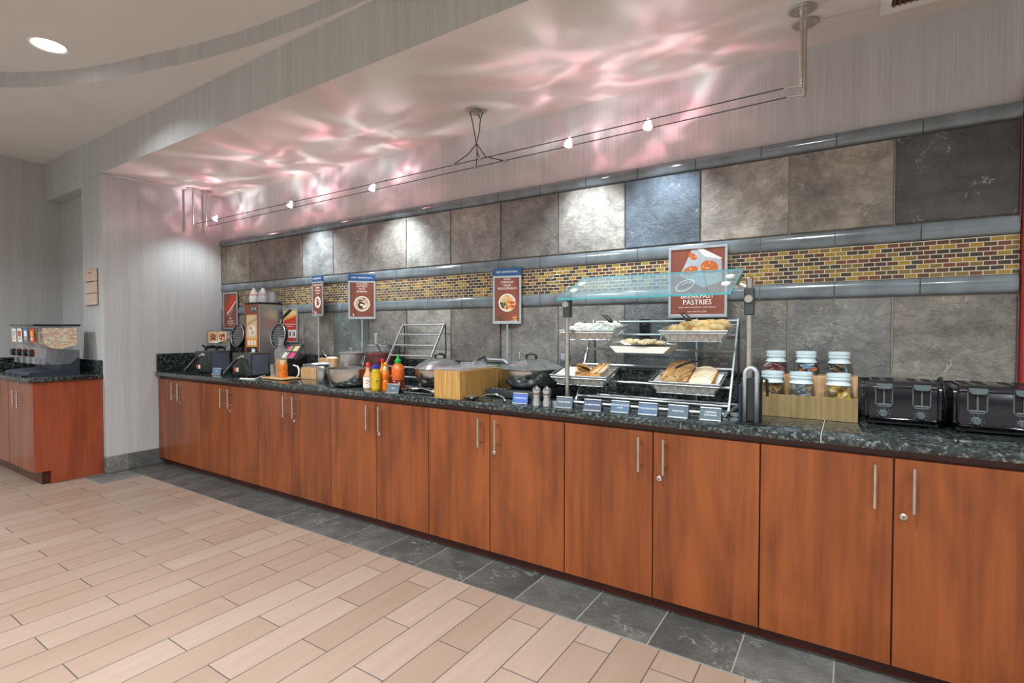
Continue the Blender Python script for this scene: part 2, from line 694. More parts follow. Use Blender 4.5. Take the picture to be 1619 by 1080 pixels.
WALL = wallpaper('wallpaper_grey', '#bcbebe')
CEIL = plain('ceiling_paint', '#dfdfde', 0.8, var=0.02, scale=4)
SOFF = plain('soffit_paint', '#d6cfcb', 0.75, var=0.02, scale=4)
PLANK = m_planks()
MOSAIC = m_mosaic()
SLATE = m_slate()
SLATEF = m_slate('slate_floor', 0.42, 0.7, 0.5)
GLAZE = plain('glazed_tile', '#6c777d', 0.16, var=0.25, scale=9, Specular_IOR_Level=0.7, Coat_Weight=0.5, Coat_Roughness=0.08)
GROUT = plain('grout', '#b3aa9c', 0.85)
FGROUT = plain('floor_grout', '#7a7770', 0.85)
GRAN = m_granite()
CHERRY = m_cherry()
CHERRY_D = m_cherry('cherry_dark', '#3a150d', '#4c1d11')
CHERRY_R = m_cherry('cherry_red', '#7e3a22', '#9c4c2e', 2, 0.4)
RED = plain('red_lacquer', '#9c2f2c', 0.35, var=0.12, scale=6)
NICKEL = plain('brushed_nickel', '#c9c6be', 0.28, 1.0, var=0.1)
CHROME = plain('chrome', '#d5d7d8', 0.10, 1.0, var=0.05)
STEEL = plain('stainless_steel', '#b9bab8', 0.2, 1.0, var=0.12, scale=12)
BODYST = plain('satin_body_steel', '#b4b1ad', 0.28, 0.75, var=0.1, scale=6)
SATIN = plain('satin_steel', '#a9acac', 0.38, 1.0, var=0.12, scale=12)
DSTEEL = plain('dark_wire', '#55575a', 0.35, 1.0, var=0.1)
WIRE = plain('rack_wire', '#b9bdbf', 0.34, 0.7, var=0.1)
ALU = plain('aluminium', '#b7c0c6', 0.4, 0.6, var=0.05)
BLACK = plain('black_plastic', '#16171b', 0.3, var=0.2)
BLACKG = plain('black_gloss', '#121118', 0.12, var=0.2, Coat_Weight=0.6, Coat_Roughness=0.05)
GREYP = plain('grey_plastic', '#565c5e', 0.45)
NAVY = plain('navy_black', '#2c3440', 0.4)
WHITE = plain('white_plastic', '#e8e9e6', 0.4, var=0.03)
PAPER = plain('white_paper', '#eceae4', 0.7, var=0.05)
CREAMP = plain('beige_panel', '#cdb8a6', 0.6, var=0.05)
BLUEH = plain('sign_blue', '#1f4f80', 0.4, var=0.08)
CARDB = plain('card_blue', '#46617c', 0.45, var=0.1)
CARDG = plain('card_slate', '#4a5a66', 0.45, var=0.1)
CARDN = plain('card_navy', '#3c4660', 0.45, var=0.1)
CARDR = plain('card_royal', '#3b5fa6', 0.45, var=0.1)
SIGNBR = m_cherry('sign_brown', '#733b2c', '#8a4b38', 2, 0.5)
LET = plain('lettering_white', '#efeeea', 0.6, var=0.02)
GLASS = clear('clear_glass', (0.93, 0.96, 0.96, 1), 0.2)
CLEARP = clear('clear_plastic', (0.95, 0.96, 0.97, 1), 0.25, 0.06, 0.10)
GUARD = clear('guard_glass', (0.84, 0.95, 0.96, 1), 0.4, 0.02, 0.09, (0.55, 0.78, 0.85, 1))
GEDGE = plain('glass_edge', '#4fb3bd', 0.2, var=0.1)
BAMBOO = m_light_wood('bamboo', '#9a7238', '#c39a5c', 0.022)
PALEW = m_light_wood('pale_wood', '#b98f62', '#d3ad80', 0.0)
OLIVEW = m_light_wood('crate_wood', '#7d6a44', '#957f56', 0.06)
BULB = m_emit('bulb_glow', (1, 0.97, 0.97, 1), 25)
LENS = m_emit('lens_glow', (1, 0.99, 0.95, 1), 6)

# ------------------------------------------------------------------ setting
# floor
struct('floor', B().box(-3.5, 11, -8, 0.2, -0.1, 0.0), PLANK)


def tiles(name, rects, plane, mat, front, kind_parent=None, bev=0.003):
    """rects: (a0,a1,b0,b1,(r,g,b)) ; plane 'xz' (facing -y) or 'xy' (facing up) or 'yz' (facing +x)"""
    bm = bmesh.new()
    lt = bm.verts.layers.float_color.new('tint')
    ls = bm.verts.layers.float.new('seed')
    for (a0, a1, b0, b1, t) in rects:
        d = rnd.uniform(-0.002, 0.002)
        f = front + d
        e = bev
        if plane == 'xz':
            mk = lambda a, b, h: (a, f + h, b)
        elif plane == 'xy':
            mk = lambda a, b, h: (a, b, front - h)
        else:
            mk = lambda a, b, h: (f - h, a, b)
        o = [bm.verts.new(mk(*p, 0.012)) for p in ((a0, b0), (a1, b0), (a1, b1), (a0, b1))]
        m = [bm.verts.new(mk(*p, e)) for p in ((a0, b0), (a1, b0), (a1, b1), (a0, b1))]
        i = [bm.verts.new(mk(*p, 0)) for p in ((a0 + e, b0 + e), (a1 - e, b0 + e), (a1 - e, b1 - e), (a0 + e, b1 - e))]
        bm.faces.new(i)
        for k in range(4):
            k2 = (k + 1) % 4
            bm.faces.new((o[k], o[k2], m[k2], m[k]))
            bm.faces.new((m[k], m[k2], i[k2], i[k]))
        s = rnd.random()
        for v in o + m + i:
            v[lt] = tuple(t) + (1,)
            v[ls] = s
    me = bpy.data.meshes.new(name)
    bm.to_mesh(me)
    bm.free()
    me.materials.append(mat)
    o = bpy.data.objects.new(name, me)
    COL.objects.link(o)
    if kind_parent:
        o.parent = kind_parent
    else:
        o['kind'] = 'structure'
    return o


# slate edge of the floor along the cabinets
fr = []
fx = [-0.01, 0.33, 0.66, 0.99] + [5.005 + 0.3315 * k for k in range(-11, 5)]
fx = sorted(set(round(v, 4) for v in fx if v < 1.1)) + [v for v in [5.005 + 0.3315 * k for k in range(-11, 5)] if v > 1.2]
for a, b in zip(fx, fx[1:]):
    g = rnd.uniform(0.75, 1.2)
    fr.append((a + 0.003, b - 0.003, -0.915, -0.585, (0.040 * g, 0.040 * g, 0.038 * g)))
fr.append((-0.007, 0.327, -1.24, -0.92, (0.07, 0.073, 0.073)))
fr.append((-0.20, -0.013, -1.24, -1.09, (0.08, 0.084, 0.084)))
ft = tiles('trim_1', fr, 'xy', SLATEF, 0.004, None, 0.0015)
struct('trim_2', B().box(-0.205, 6.7, -0.918, -0.58, 0.0, 0.0022).box(-0.205, 0.332, -1.243, -0.915, 0, 0.0022), FGROUT)

# walls
struct('wall_back', B().box(-0.2, 9.1, 0.0, 0.15, 0, 2.95), WALL)
struct('wall_alcove', B().box(-0.47, 0.0, -1.08, 0.15, 0, 2.745), WALL)
struct('wall_fascia', B().box(-0.47, 9.1, -1.08, -0.98, 2.7485, 3.3).box(-1.465, -0.47, -1.08, -0.93, 2.685, 3.3), WALL)
struct('wall_recess', B().box(-1.6, -0.47, -0.95, -0.85, 0, 3.2), WALL)
struct('wall_left', B().box(-1.6, -1.465, -6.6, -0.85, 0, 3.3), WALL)
struct('wall_front', B().box(-1.6, 9.6, -6.75, -6.6, 0, 3.3), WALL)  # unseen, closes the room against world light so the fascia darkens
struct('wall_right', B().box(9.0, 9.15, -6.6, 0.15, 0, 3.3), WALL)  # unseen too, put in to keep world light out of the room
# ceilings
struct('ceiling_alcove', B().box(0.0, 9.1, -1.0795, 0.0, 2.748, 2.85), SOFF)
curve = [(-1.2, -8.0), (-0.75, -4.4), (-0.35, -3.2), (0.05, -2.45), (0.28, -2.12), (0.53, -1.86), (0.72, -1.735), (0.94, -1.618), (1.25, -1.505), (1.47, -1.44), (1.75, -1.37),
         (2.05, -1.288), (2.36, -1.222), (2.6, -1.18), (2.85, -1.15), (3.1, -1.122), (3.5, -1.10), (4.2, -1.086), (7.4, -1.082)]


def smoothpts(P, n=6):
    out = []
    for i in range(len(P) - 1):
        p0 = Vector(P[max(i - 1, 0)])
        p1 = Vector(P[i])
        p2 = Vector(P[i + 1])
        p3 = Vector(P[min(i + 2, len(P) - 1)])
        for k in range(n):
            t = k / n
            out.append(0.5 * ((2 * p1) + (p2 - p0) * t + (2 * p0 - 5 * p1 + 4 * p2 - p3) * t * t + (3 * p1 - p0 - 3 * p2 + p3) * t ** 3))
    out.append(Vector(P[-1]))
    return out


cp = smoothpts(curve)
b = B()
low = [b.bm.verts.new((p.x, p.y, 3.08)) for p in cp]
out_ = []
for p in cp:
    if p.x < 0.2 and p.y < -2.2:
        out_.append((-1.55, p.y))
    else:
        out_.append((p.x, -1.0))
bk = [b.bm.verts.new((x, y, 3.08)) for x, y in out_]
for k in range(len(cp) - 1):
    b.bm.faces.new((low[k], low[k + 1], bk[k + 1], bk[k]))
# corner filler between the two fans
i0 = next(i for i, p in enumerate(cp) if not (p.x < 0.2 and p.y < -2.2))
cn = b.bm.verts.new((-1.55, -1.0, 3.08))
b.bm.faces.new((bk[i0 - 1], bk[i0], cn))
struct('ceiling_low', b, CEIL, smooth=0)
b = B()
lo = [b.bm.verts.new((p.x, p.y, 3.08)) for p in cp]
hi = [b.bm.verts.new((p.x, p.y, 3.20)) for p in cp]
for k in range(len(cp) - 1):
    b.bm.faces.new((lo[k], lo[k + 1], hi[k + 1], hi[k]))
struct('trim_3', b, WALL, smooth=60)
struct('ceiling', B().box(-1.6, 11, -8, -0.95, 3.19, 3.3), CEIL)

# slate baseboard of the alcove side wall
g = 0.1
tiles('baseboard_alcove', [(-1.078, -0.917, 0.004, 0.158, (0.17, 0.17, 0.165)), (-0.911, -0.60, 0.004, 0.158, (0.075, 0.078, 0.08))], 'yz', SLATE, 0.010)
tiles('baseboard_left', [(-0.036, 0.0, 0.004, 0.158, (0.10, 0.10, 0.10))], 'xz', SLATE, -1.09)

# tiled splashback bands on the back wall
TX = [-0.03, 0.118, 0.546, 0.982, 1.42, 1.861, 2.31, 2.752, 3.204, 3.656, 4.108, 4.562, 5.002, 5.439, 5.872, 6.303]
up_t = [(.20, .18, .15), (.24, .22, .18), (.17, .145, .125), (.145, .13, .115), (.17, .185, .19), (.20, .195, .185), (.19, .18, .165), (.24, .245, .235), (.20, .185, .17),
        (.15, .145, .135), (.27, .265, .25), (.062, .092, .13), (.27, .25, .225), (.20, .18, .155), (.042, .044, .045)]
dn_t = [(.14, .13, .12), (.16, .15, .13), (.15, .14, .12), (.16, .15, .135), (.14, .13, .12), (.09, .12, .12), (.17, .165, .155), (.22, .215, .20), (.12, .11, .10),
        (.16, .155, .145), (.20, .195, .185), (.075, .085, .095), (.115, .11, .10), (.13, .13, .125), (.155, .145, .125)]
rc = []
for i in range(15):
    a, c_ = TX[i] + 0.0035, TX[i + 1] - 0.0035
    rc.append((a, c_, 1.816, 2.212, up_t[i]))
    rc.append((a, c_, 1.094, 1.476, dn_t[i]))
struct('trim_4', B().box(0.0, 6.303, -0.006, 0.0, 1.05, 2.29), GROUT)
tiles('trim_5', rc, 'xz', SLATE, -0.020)
struct('trim_6', B().box(0.0, 6.303, -0.014, -0.006, 1.563, 1.730), MOSAIC, smooth=0)


def pencil(name, z0, z1, dep):
    b = B()
    xs = [0.0] + [4.642 + 0.3325 * k for k in range(-13, 5)] + [6.303]
    xs = [x for x in xs if 0 <= x <= 6.303]
    zc, h = (z0 + z1) / 2, (z1 - z0) / 2
    prof = []
    for k in range(11):
        a = -PI / 2 + PI * k / 10
        prof.append((-0.006 - dep * max(0, math.cos(a)) ** 0.7, zc + h * math.sin(a)))
    prof = [(-0.004, z0)] + prof + [(-0.004, z1)]
    for a, c_ in zip(xs, xs[1:]):
        if c_ - a < 0.01:
            continue
        b.prism(prof, 'x', a + 0.0018, c_ - 0.0018)
    return struct(name, b, GLAZE, smooth=40)


pencil('trim_7', 2.216, 2.288, 0.030)
pencil('trim_8', 1.731, 1.812, 0.022)
pencil('trim_9', 1.481, 1.562, 0.022)
# red lacquered end panel at the right edge of the tiling
b = B()
b.box(6.306, 6.45, -0.05, 0.0, 1.09, 2.30, 0.006)
b.prism([(6.306, 2.295), (6.45, 2.295), (6.45, 2.37), (6.33, 2.36), (6.312, 2.34)], 'y', -0.05, 0.0)
struct('trim_10', b, RED)

# ------------------------------------------------------------------ base cabinets
DX = [0.009, 0.418, 0.850, 1.280, 1.724, 2.171, 2.623, 3.087, 3.5475, 4.009, 4.480, 4.942, 5.3965, 5.848, 6.31]


def handle_bm(x, y, z0, z1, off=0.036):
    b = B()
    b.tube([(x, y - off, z0), (x, y - off, z1)], 0.0062, 10)
    for z in (z0 + 0.028, z1 - 0.028):
        b.tube([(x, y, z), (x, y - off, z)], 0.0045, 8)
    return b


def cabinet(name, label, x0, xm, x1, yf, yb, z0, z1, hz0, hz1, lock_side, wood, group, topz=0.878, locky=0.635):
    t = thing(name, label, 'cabinet', ((x0 + x1) / 2, yf, 0), 0, group)
    ox, oy = (x0 + x1) / 2, yf
    g = 0.0025
    body = B()
    body.box(x0 - ox + 0.001, x1 - ox - 0.001, 0.022, yb - oy, z0, topz)
    body.box(x0 - ox + 0.001, x1 - ox - 0.001, 0.055, yb - oy, 0.004, z0)
    obj('body', body, CHERRY_D, t)
    for (a, c_, side) in ((x0, xm, 1), (xm, x1, -1)):
        d = obj('door', B().box(a - ox + g, c_ - ox - g, 0.0, 0.02, z0, z1, 0.0015), wood, t)
        hx = (xm - ox) - side * 0.058
        obj('handle', handle_bm(hx, 0.0, hz0, hz1), NICKEL, d, 'brushed nickel bar handle')
        if side == lock_side:
            lx = (xm - ox) - side * 0.031
            lb = B().lathe([(0, 0.0065), (0.005, 0.0065), (0.009, 0.006), (0.0125, 0.004), (0.0125, 0)], (0, 0, 0), 16)
            lb.box(-0.0012, 0.0012, -0.005, 0.005, 0.006, 0.0072, 0, 1)
            lb.xf(Matrix.Translation((lx, 0, locky)) @ Matrix.Rotation(PI / 2, 4, 'X'))
            obj('lock', lb, [NICKEL, BLACK], d, 'small round key lock')
    return t


labs = ['cherry cabinet under the waffle makers, farthest from camera, in the alcove corner', 'cherry two-door cabinet under the steel batter machine and syrup bottles', 'cherry two-door cabinet below the steel mixing bowl',
        'cherry two-door cabinet below the sauce bottles and bamboo box', 'cherry two-door cabinet below the domed chafing dish and pepper mills', 'cherry two-door cabinet under the pastry rack and sneeze guard',
        'cherry two-door cabinet below the black toasters, nearest at right']
for i in range(7):
    cabinet('base_cabinet', labs[i], DX[2 * i], DX[2 * i + 1], DX[2 * i + 2], -0.65, -0.02, 0.068, 0.848, 0.662, 0.826, -1, CHERRY, 'cherry cabinets under the buffet counter')

# buffet worktop
t = thing('granite_worktop', 'long dark green granite buffet worktop on the cherry cabinets', 'countertop', (3.0, -0.3, 0.879))
b = B()
X0, X1 = -3.0 + 0.0, 3.75
for a, c_ in ((X0 + 0.002, 2.613), (2.6165, X1)):
    b.box(a, c_, -0.375, 0.298, 0, 0.035, 0.006, 0, 2)
obj('slab', b, GRAN, t)
obj('seam', B().box(2.613, 2.6165, -0.37, 0.29, 0.002, 0.0352), GROUT, t, 'pale joint line across the granite')
struct('trim_11', B().box(0.024, 6.75, -0.022, -0.001, 0.9145, 1.089, 0.002), GRAN)
struct('trim_12', B().box(0.002, 0.022, -0.66, -0.001, 0.9145, 1.089, 0.002), GRAN)

# sideboard at the left with its own worktop
for k, (a, m_, c_) in enumerate(((-0.71, -0.378, -0.072), (-1.40, -1.06, -0.72))):
    cabinet('sideboard_cabinet', ['red cherry cabinet below the cereal dispensers, with plain end panel', 'red cherry cabinet at left picture edge, beyond the one below the dispensers'][k], a, m_, c_, -1.57, -1.085, 0.11, 0.872, 0.645, 0.80, -1 if k else 1, CHERRY, 'cherry cabinets of the left sideboard', locky=0.85)
ep = tag(obj('end_panel', B().prism([(-1.57, 0.112), (-1.46, 0.112), (-1.46, 0.002), (-1.084, 0.002), (-1.084, 0.878), (-1.57, 0.878)], 'x', -0.07, -0.048), CHERRY_R),
         'large plain cherry end panel closing the left sideboard', 'panel')
t = thing('sideboard_worktop', 'short dark granite worktop of the left sideboard under the cereal dispensers', 'countertop', (-0.75, -1.3, 0.880))
obj('slab', B().box(-0.712, 0.722, -0.302, 0.216, 0, 0.036, 0.006, 0, 2), GRAN, t)
struct('trim_13', B().box(-1.44, -0.038, -1.104, -1.082, 0.9165, 1.045, 0.002), GRAN)
struct('trim_14', B().box(-1.464, -1.443, -1.59, -1.082, 0.9165, 1.045, 0.002), GRAN)

# beige wall panel above the sideboard
t = thing('notice_panel', 'beige three-section notice panel on the grey wall above the sideboard', 'sign', (-0.237, -1.08, 1.555))
b = B()
for k in range(3):
    b.box(-0.125, 0.125, -0.022, -0.004, 0.002 + k * 0.11, 0.107 + k * 0.11, 0.002)
obj('panel', b, CREAMP, t)
obj('backing', B().box(-0.127, 0.127, -0.006, 0.0, 0, 0.332), GREYP, t)
obj('print', B().box(-0.03, 0.03, -0.0232, -0.0222, 0.298, 0.306).box(-0.09, 0.09, -0.0232, -0.0222, 0.212, 0.216), BLACK, t)

# ceiling details
t = thing('recessed_light', 'round recessed downlight glowing in the raised ceiling', 'ceiling light', (1.275, -1.79, 3.19))
obj('trim_ring', B().lathe([(0.088, -0.001), (0.10, -0.006), (0.105, -0.001), (0.105, 0.0)], (0, 0, 0), 32), WHITE, t)
obj('lens', B().lathe([(0, -0.002), (0.06, -0.002), (0.089, -0.001)], (0, 0, 0), 32), LENS, t)
t = thing('ceiling_vent', 'white framed ceiling air vent with dark grille, top right', 'vent', (5.93, -0.25, 2.7478))
fb = B()
for (a, c_, d, e) in ((-0.13, -0.09, -0.11, 0.11), (0.09, 0.13, -0.11, 0.11), (-0.09, 0.09, -0.11, -0.07), (-0.09, 0.09, 0.07, 0.11)):
    fb.box(a, c_, d, e, -0.012, -0.0025)
obj('frame', fb, WHITE, t)
obj('backing', B().box(-0.09, 0.09, -0.07, 0.07, -0.003, -0.001), plain('vent_brown', '#3b2019', 0.7), t)
gb = B()
for k in range(9):
    x = -0.08 + k * 0.02
    gb.box(x - 0.003, x + 0.003, -0.07, 0.07, -0.009, -0.003)
obj('grille', gb, plain('grille_brown', '#7a4a38', 0.6), t)

# ------------------------------------------------------------------ cable lighting
def standoff(label, x, ys, zb, ext, bend):
    t = thing('cable_standoff', label, 'light support', (x, ys, 2.75), 0, 'chrome standoff posts of the cable lights')
    obj('ceiling_plate', B().lathe([(0, -0.009), (0.052, -0.009), (0.056, -0.006), (0.056, 0)], (0, 0, 0), 28), NICKEL, t)
    obj('post', B().tube([(0, 0, -0.006), (0, 0, zb - 2.75)], 0.0085, 12), NICKEL, t)
    obj('cable_anchor', B().tube([(0, 0, zb - 2.75 + 0.008), (ext, 0, zb - 2.75 + 0.012)], 0.004, 8).sph((0, 0, zb - 2.75 + 0.006), 0.009), CHROME, t)
    return t


standoff('chrome post with ceiling plate, front one of the right pair, near the vent', 5.51, -0.366, 2.405, -0.07, 0)
standoff('chrome post with ceiling plate, rear one of the right pair, near the vent', 5.515, -0.24, 2.412, -0.07, 0)
standoff('chrome post with ceiling plate, front one of the far left pair', 0.145, -0.366, 2.375, 0.07, 0)
standoff('chrome post with ceiling plate, rear one of the far left pair', 0.150, -0.24, 2.375, 0.07, 0)
for nm, y, z0, z1, lb in (('support_cable', -0.366, 2.386, 2.418, 'front thin dark lighting cable running the length of the alcove'), ('support_cable', -0.24, 2.386, 2.424, 'rear thin dark lighting cable, nearer the back wall')):
    tag(obj(nm, B().tube([(0.21, y, z0), (2.6, y, (z0 + z1) / 2 - 0.006), (5.44, y, z1)], 0.0028, 6), DSTEEL), lb, 'cable', 'lighting cables')
t = thing('cable_feed', 'round ceiling canopy with crossing feed wires above the pastry signs', 'light support', (3.666, -0.31, 2.75))
obj('canopy', B().lathe([(0, -0.022), (0.05, -0.022), (0.062, -0.014), (0.064, 0)], (0, 0, 0), 30), NICKEL, t)
b = B()
for pts in ([(-0.03, -0.03, -0.02), (-0.02, -0.02, -0.08), (0.0, -0.01, -0.2), (0.03, -0.03, -0.3), (0.07, -0.056, -0.345)], [(-0.01, 0.03, -0.02), (0.015, 0.02, -0.06), (0.015, 0.01, -0.14), (0, 0, -0.22), (-0.02, 0.03, -0.3), (-0.06, 0.07, -0.348)],
            [(0.035, 0.02, -0.02), (0.016, 0.02, -0.06)], [(0.0, 0.0, -0.22), (-0.05, -0.03, -0.29), (-0.15, -0.056, -0.345)], [(0.0, 0.0, -0.22), (0.04, 0.04, -0.3), (0.17, 0.07, -0.342)]):
    P = [(p.x, p.y, p.z) for p in smoothpts(pts, 4)] if False else pts
    b.tube(P, 0.0034, 6)
obj('feed_wires', b, DSTEEL, t)
for x, y in ((0.07, -0.056), (-0.15, -0.056), (-0.06, 0.07), (0.17, 0.07)):
    obj('cable_clamp', B().box(x - 0.012, x + 0.012, y - 0.006, y + 0.006, -0.352, -0.338, 0.002), NICKEL, t)



def cable_lamp(x, z, label):
    t = thing('cable_spotlight', label, 'spotlight', (x, LY, z), 0, 'five spotlights on the cables')
    rot = Matrix.Rotation(math.radians(-24), 4, 'X')
    rb = B().lathe([(0.012, 0.03), (0.017, 0.012), (0.024, -0.012), (0.027, -0.024), (0.0255, -0.024), (0.022, -0.010), (0.0155, 0.012), (0.010, 0.028)], (0, 0, 0), 20)
    obj('reflector', rb.xf(rot), clear_ref, t)
    obj('bulb', B().lathe([(0, 0.03), (0.009, 0.026), (0.011, 0.010), (0.008, 0.0), (0, -0.003)], (0, 0, 0), 12).lathe([(0, -0.021), (0.020, -0.021), (0.021, -0.019)], (0, 0, 0), 16).xf(rot), BULB, t)
    obj('arm', B().tube([(-0.03, 0.064, -0.006), (-0.012, 0.035, 0.004), (0, 0.018, 0.008)], 0.0024, 6), NICKEL, t)
    obj('arm', B().tube([(0.03, -0.061, -0.008), (0.012, -0.036, 0.002), (0, -0.018, 0.008)], 0.0024, 6), NICKEL, t)
    return t


clear_ref = clear('dichroic_glass', (0.95, 0.85, 0.9, 1), 0.4, 0.05, 0.1, (1, 0.9, 0.95, 1))
ll = ['small glowing cable spotlight nearest the far left corner', 'small glowing cable spotlight second from the far left', 'small glowing cable spotlight just left of the ceiling canopy', 'small glowing cable spotlight just right of the ceiling canopy', 'small glowing cable spotlight closest to the right standoff posts']
for (x, z), l in zip(LAMPS, ll):
    cable_lamp(x, z, l)

# ================================================================== objects
ZC = 0.914


def food_print(b, cx, cz, r, y, cols, n, seed, rx=1.0):
    """small printed blobs of food inside a circle"""
    q = random.Random(seed)
    for _ in range(n):
        a, d = q.uniform(0, 2 * PI), r * math.sqrt(q.random()) * 0.85
        s = r * q.uniform(0.16, 0.34)
        y -= 0.00002
        b.ell(cx + d * math.cos(a) * rx, cz + d * math.sin(a), s, s * q.uniform(0.5, 1), y, q.choice(cols), 8, q.uniform(0, PI))


PR = [plain('print_' + n, c, 0.6, var=0.15, scale=80) for n, c in (('white', '#e9e6df'), ('oat', '#b9a284'), ('chocolate', '#4a2415'), ('tan', '#d9bf92'), ('red', '#c23c22'), ('orange', '#e09a3e'), ('green', '#33502a'), ('grey', '#aab4bd'), ('pastry', '#c0632b'), ('blue', '#3c78b4'))]
PW, PO, PC, PT, PRD, POR, PG, PGY, PPA, PBL = range(10)


def sign(label, loc, ang, w, z0, z1, head, lines, kind, group=None, pole=True, lsize=None):
    """framed counter sign; z0..z1 is the framed panel, heights above the counter"""
    t = thing('counter_sign', label, 'sign', loc, ang, group)
    h = z1 - z0
    hh = 0.052 if head else 0
    f = B()
    fw = 0.014
    top = z1 - hh
    f.box(-w / 2, w / 2, -0.006, 0.004, z0, z0 + fw * 1.3, 0.001).box(-w / 2, w / 2, -0.006, 0.004, top - fw, top, 0.001)
    f.box(-w / 2, -w / 2 + fw, -0.006, 0.004, z0 + fw, top - fw, 0.001).box(w / 2 - fw, w / 2, -0.006, 0.004, z0 + fw, top - fw, 0.001)
    obj('frame', f, ALU, t)
    obj('panel', B().box(-w / 2 + fw * .8, w / 2 - fw * .8, -0.002, 0.003, z0 + fw, top - fw), SIGNBR, t, 'brown wood-grain printed panel')
    if head:
        obj('header', B().box(-w / 2, w / 2, -0.006, 0.004, top + 0.0005, z1, 0.001), BLUEH, t, 'blue header strip')
        obj('header_lettering', B().text(head, 0.0175, (0, -0.0064, top + hh * 0.5), squeeze=0.78 * w / 0.215), LET, t)
    L = B()
    for (s, size, z) in lines:
        L.text(s, size, (0, -0.0026, z0 + z * (top - z0)), squeeze=0.95)
    if lines:
        obj('lettering', L, LET, t)
    p = B()
    H = top - z0
    if kind in ('oat', 'fruit', 'egg'):
        cz = z0 + H * (0.40 if kind != 'egg' else 0.44)
        r = w * (0.29 if kind != 'egg' else 0.30)
        p.ell(0, cz, r, r, -0.0024, PW, 28)
        p.ell(0, cz, r * 0.88, r * 0.88, -0.00245, {'oat': PO, 'fruit': PW, 'egg': PT}[kind], 28)
        if kind == 'oat':
            p.ell(-r * .1, cz - r * .2, r * .4, r * .5, -0.0025, PC, 14)
            food_print(p, r * .1, cz + r * .3, r * .55, -0.0026, [PC, PT, PW], 16, 3)
            food_print(p, r * .45, cz - r * .25, r * .4, -0.0026, [PT, PW], 10, 4)
            food_print(p, -w * .3, z0 + H * .13, r * .35, -0.0026, [PC, PW], 8, 5)
        elif kind == 'fruit':
            food_print(p, 0, cz, r * .7, -0.0026, [PRD, PC, POR, PRD], 20, 8)
            food_print(p, -w * .22, z0 + H * .1, r * .5, -0.0026, [PW, PRD, PT], 8, 9)
        else:
            food_print(p, r * .36, cz - r * .25, r * .58, -0.0026, [PRD, PRD, POR], 30, 12)
            food_print(p, r * .05, cz + r * .4, r * .5, -0.0026, [POR, PT, POR], 24, 13)
            food_print(p, -r * .5, cz - r * .25, r * .42, -0.0026, [PG], 20, 14)
            food_print(p, -w * .28, z0 + H * .13, r * .5, -0.0026, [PG], 8, 15)
            food_print(p, w * .25, z0 + H * .11, r * .45, -0.0026, [POR, PT, PRD], 14, 16)
        obj('bowl_picture', p, PR, t, 'printed picture of a food bowl', smooth=0, fixn=False)
    elif kind == 'pastry':
        zt = top - fw
        p.prism([(-w * .30, z0 + H * .60), (-w * .10, zt - .006), (w * .06, zt - .006), (w * .40, zt - 0.07), (w * .41, z0 + H * .50), (w * .1, z0 + H * .42)], 'y', -0.0024, -0.0022, PGY)
        p.prism([(w * .0, zt - .002), (w * .1, zt - .004), (w * .40, zt - .058), (w * .40, zt - .066), (w * .12, zt - .045)], 'y', -0.0026, -0.0024, PW)
        for cx, cz, rx, rz, ro in ((-w * .12, z0 + H * .66, w * .14, w * .075, .3), (w * .20, z0 + H * .70, w * .15, w * .115, -.2), (-w * .08, z0 + H * .86, w * .085, w * .05, -.7)):
            p.ell(cx, cz, rx, rz, -0.0027, PPA, 20, ro)
            food_print(p, cx, cz, rz * .9, -0.0028, [PPA, POR, PT], 10, int(cx * 1000) + 50, 1.3)
        obj('pastry_picture', p, PR, t, 'printed picture of pastries on parchment', smooth=0, fixn=False)
    if pole:
        obj('pole', B().tube([(0, 0.004, 0.008), (0, 0.004, z0)], 0.006, 10).tube([(0, 0.004, z0 * 0.55), (0, 0.004, z0 * 0.62)], 0.009, 10), ALU, t)
        obj('base_plate', B().box(-0.045, 0.045, -0.024, 0.026, 0, 0.008, 0.003), ALU, t)
    return t


sign('narrow-looking fruit bowl sign on a pole, seen edge-on, left of the oatmeal sign', (1.752, -0.10, ZC), -0.12, 0.178, 0.532, 0.890, 'MAKE A BREAKFAST BOWL', [('GREEK YOGURT', .02, .90), ('BERRIES', .02, .82), ('GRANOLA', .02, .74), ('HONEY', .02, .66)], 'fruit', 'breakfast bowl signs on poles')
sign('oatmeal bowl sign on a pole behind the soup warmer', (2.325, -0.10, ZC), 0.80, 0.217, 0.500, 0.866, 'MAKE A BREAKFAST BOWL', [('OATMEAL', .021, .93), ('NUTELLA', .021, .86), ('NUTS', .021, .79), ('BANANA', .021, .72)], 'oat', 'breakfast bowl signs on poles')
sign('eggs and salsa bowl sign on a pole behind the domed chafing dish', (3.738, -0.062, ZC), 0.24, 0.205, 0.452, 0.832, 'MAKE A BREAKFAST BOWL', [('EGGS', .021, .93), ('CHEDDAR', .021, .865), ('SALSA', .021, .80), ('FRESH SPINACH', .021, .735)], 'egg', 'breakfast bowl signs on poles')
sign('large brown breakfast pastries sign standing behind the sneeze guard', (4.994, -0.05, ZC), 0.06, 0.312, 0.478, 0.874, None, [('BREAKFAST', .036, .30), ('PASTRIES', .040, .215), ('FRESHLY BAKED AND READY FOR A GREAT MORNING', .0085, .145), ('ENJOY SOME WITH COFFEE', .0085, .085)], 'pastry')

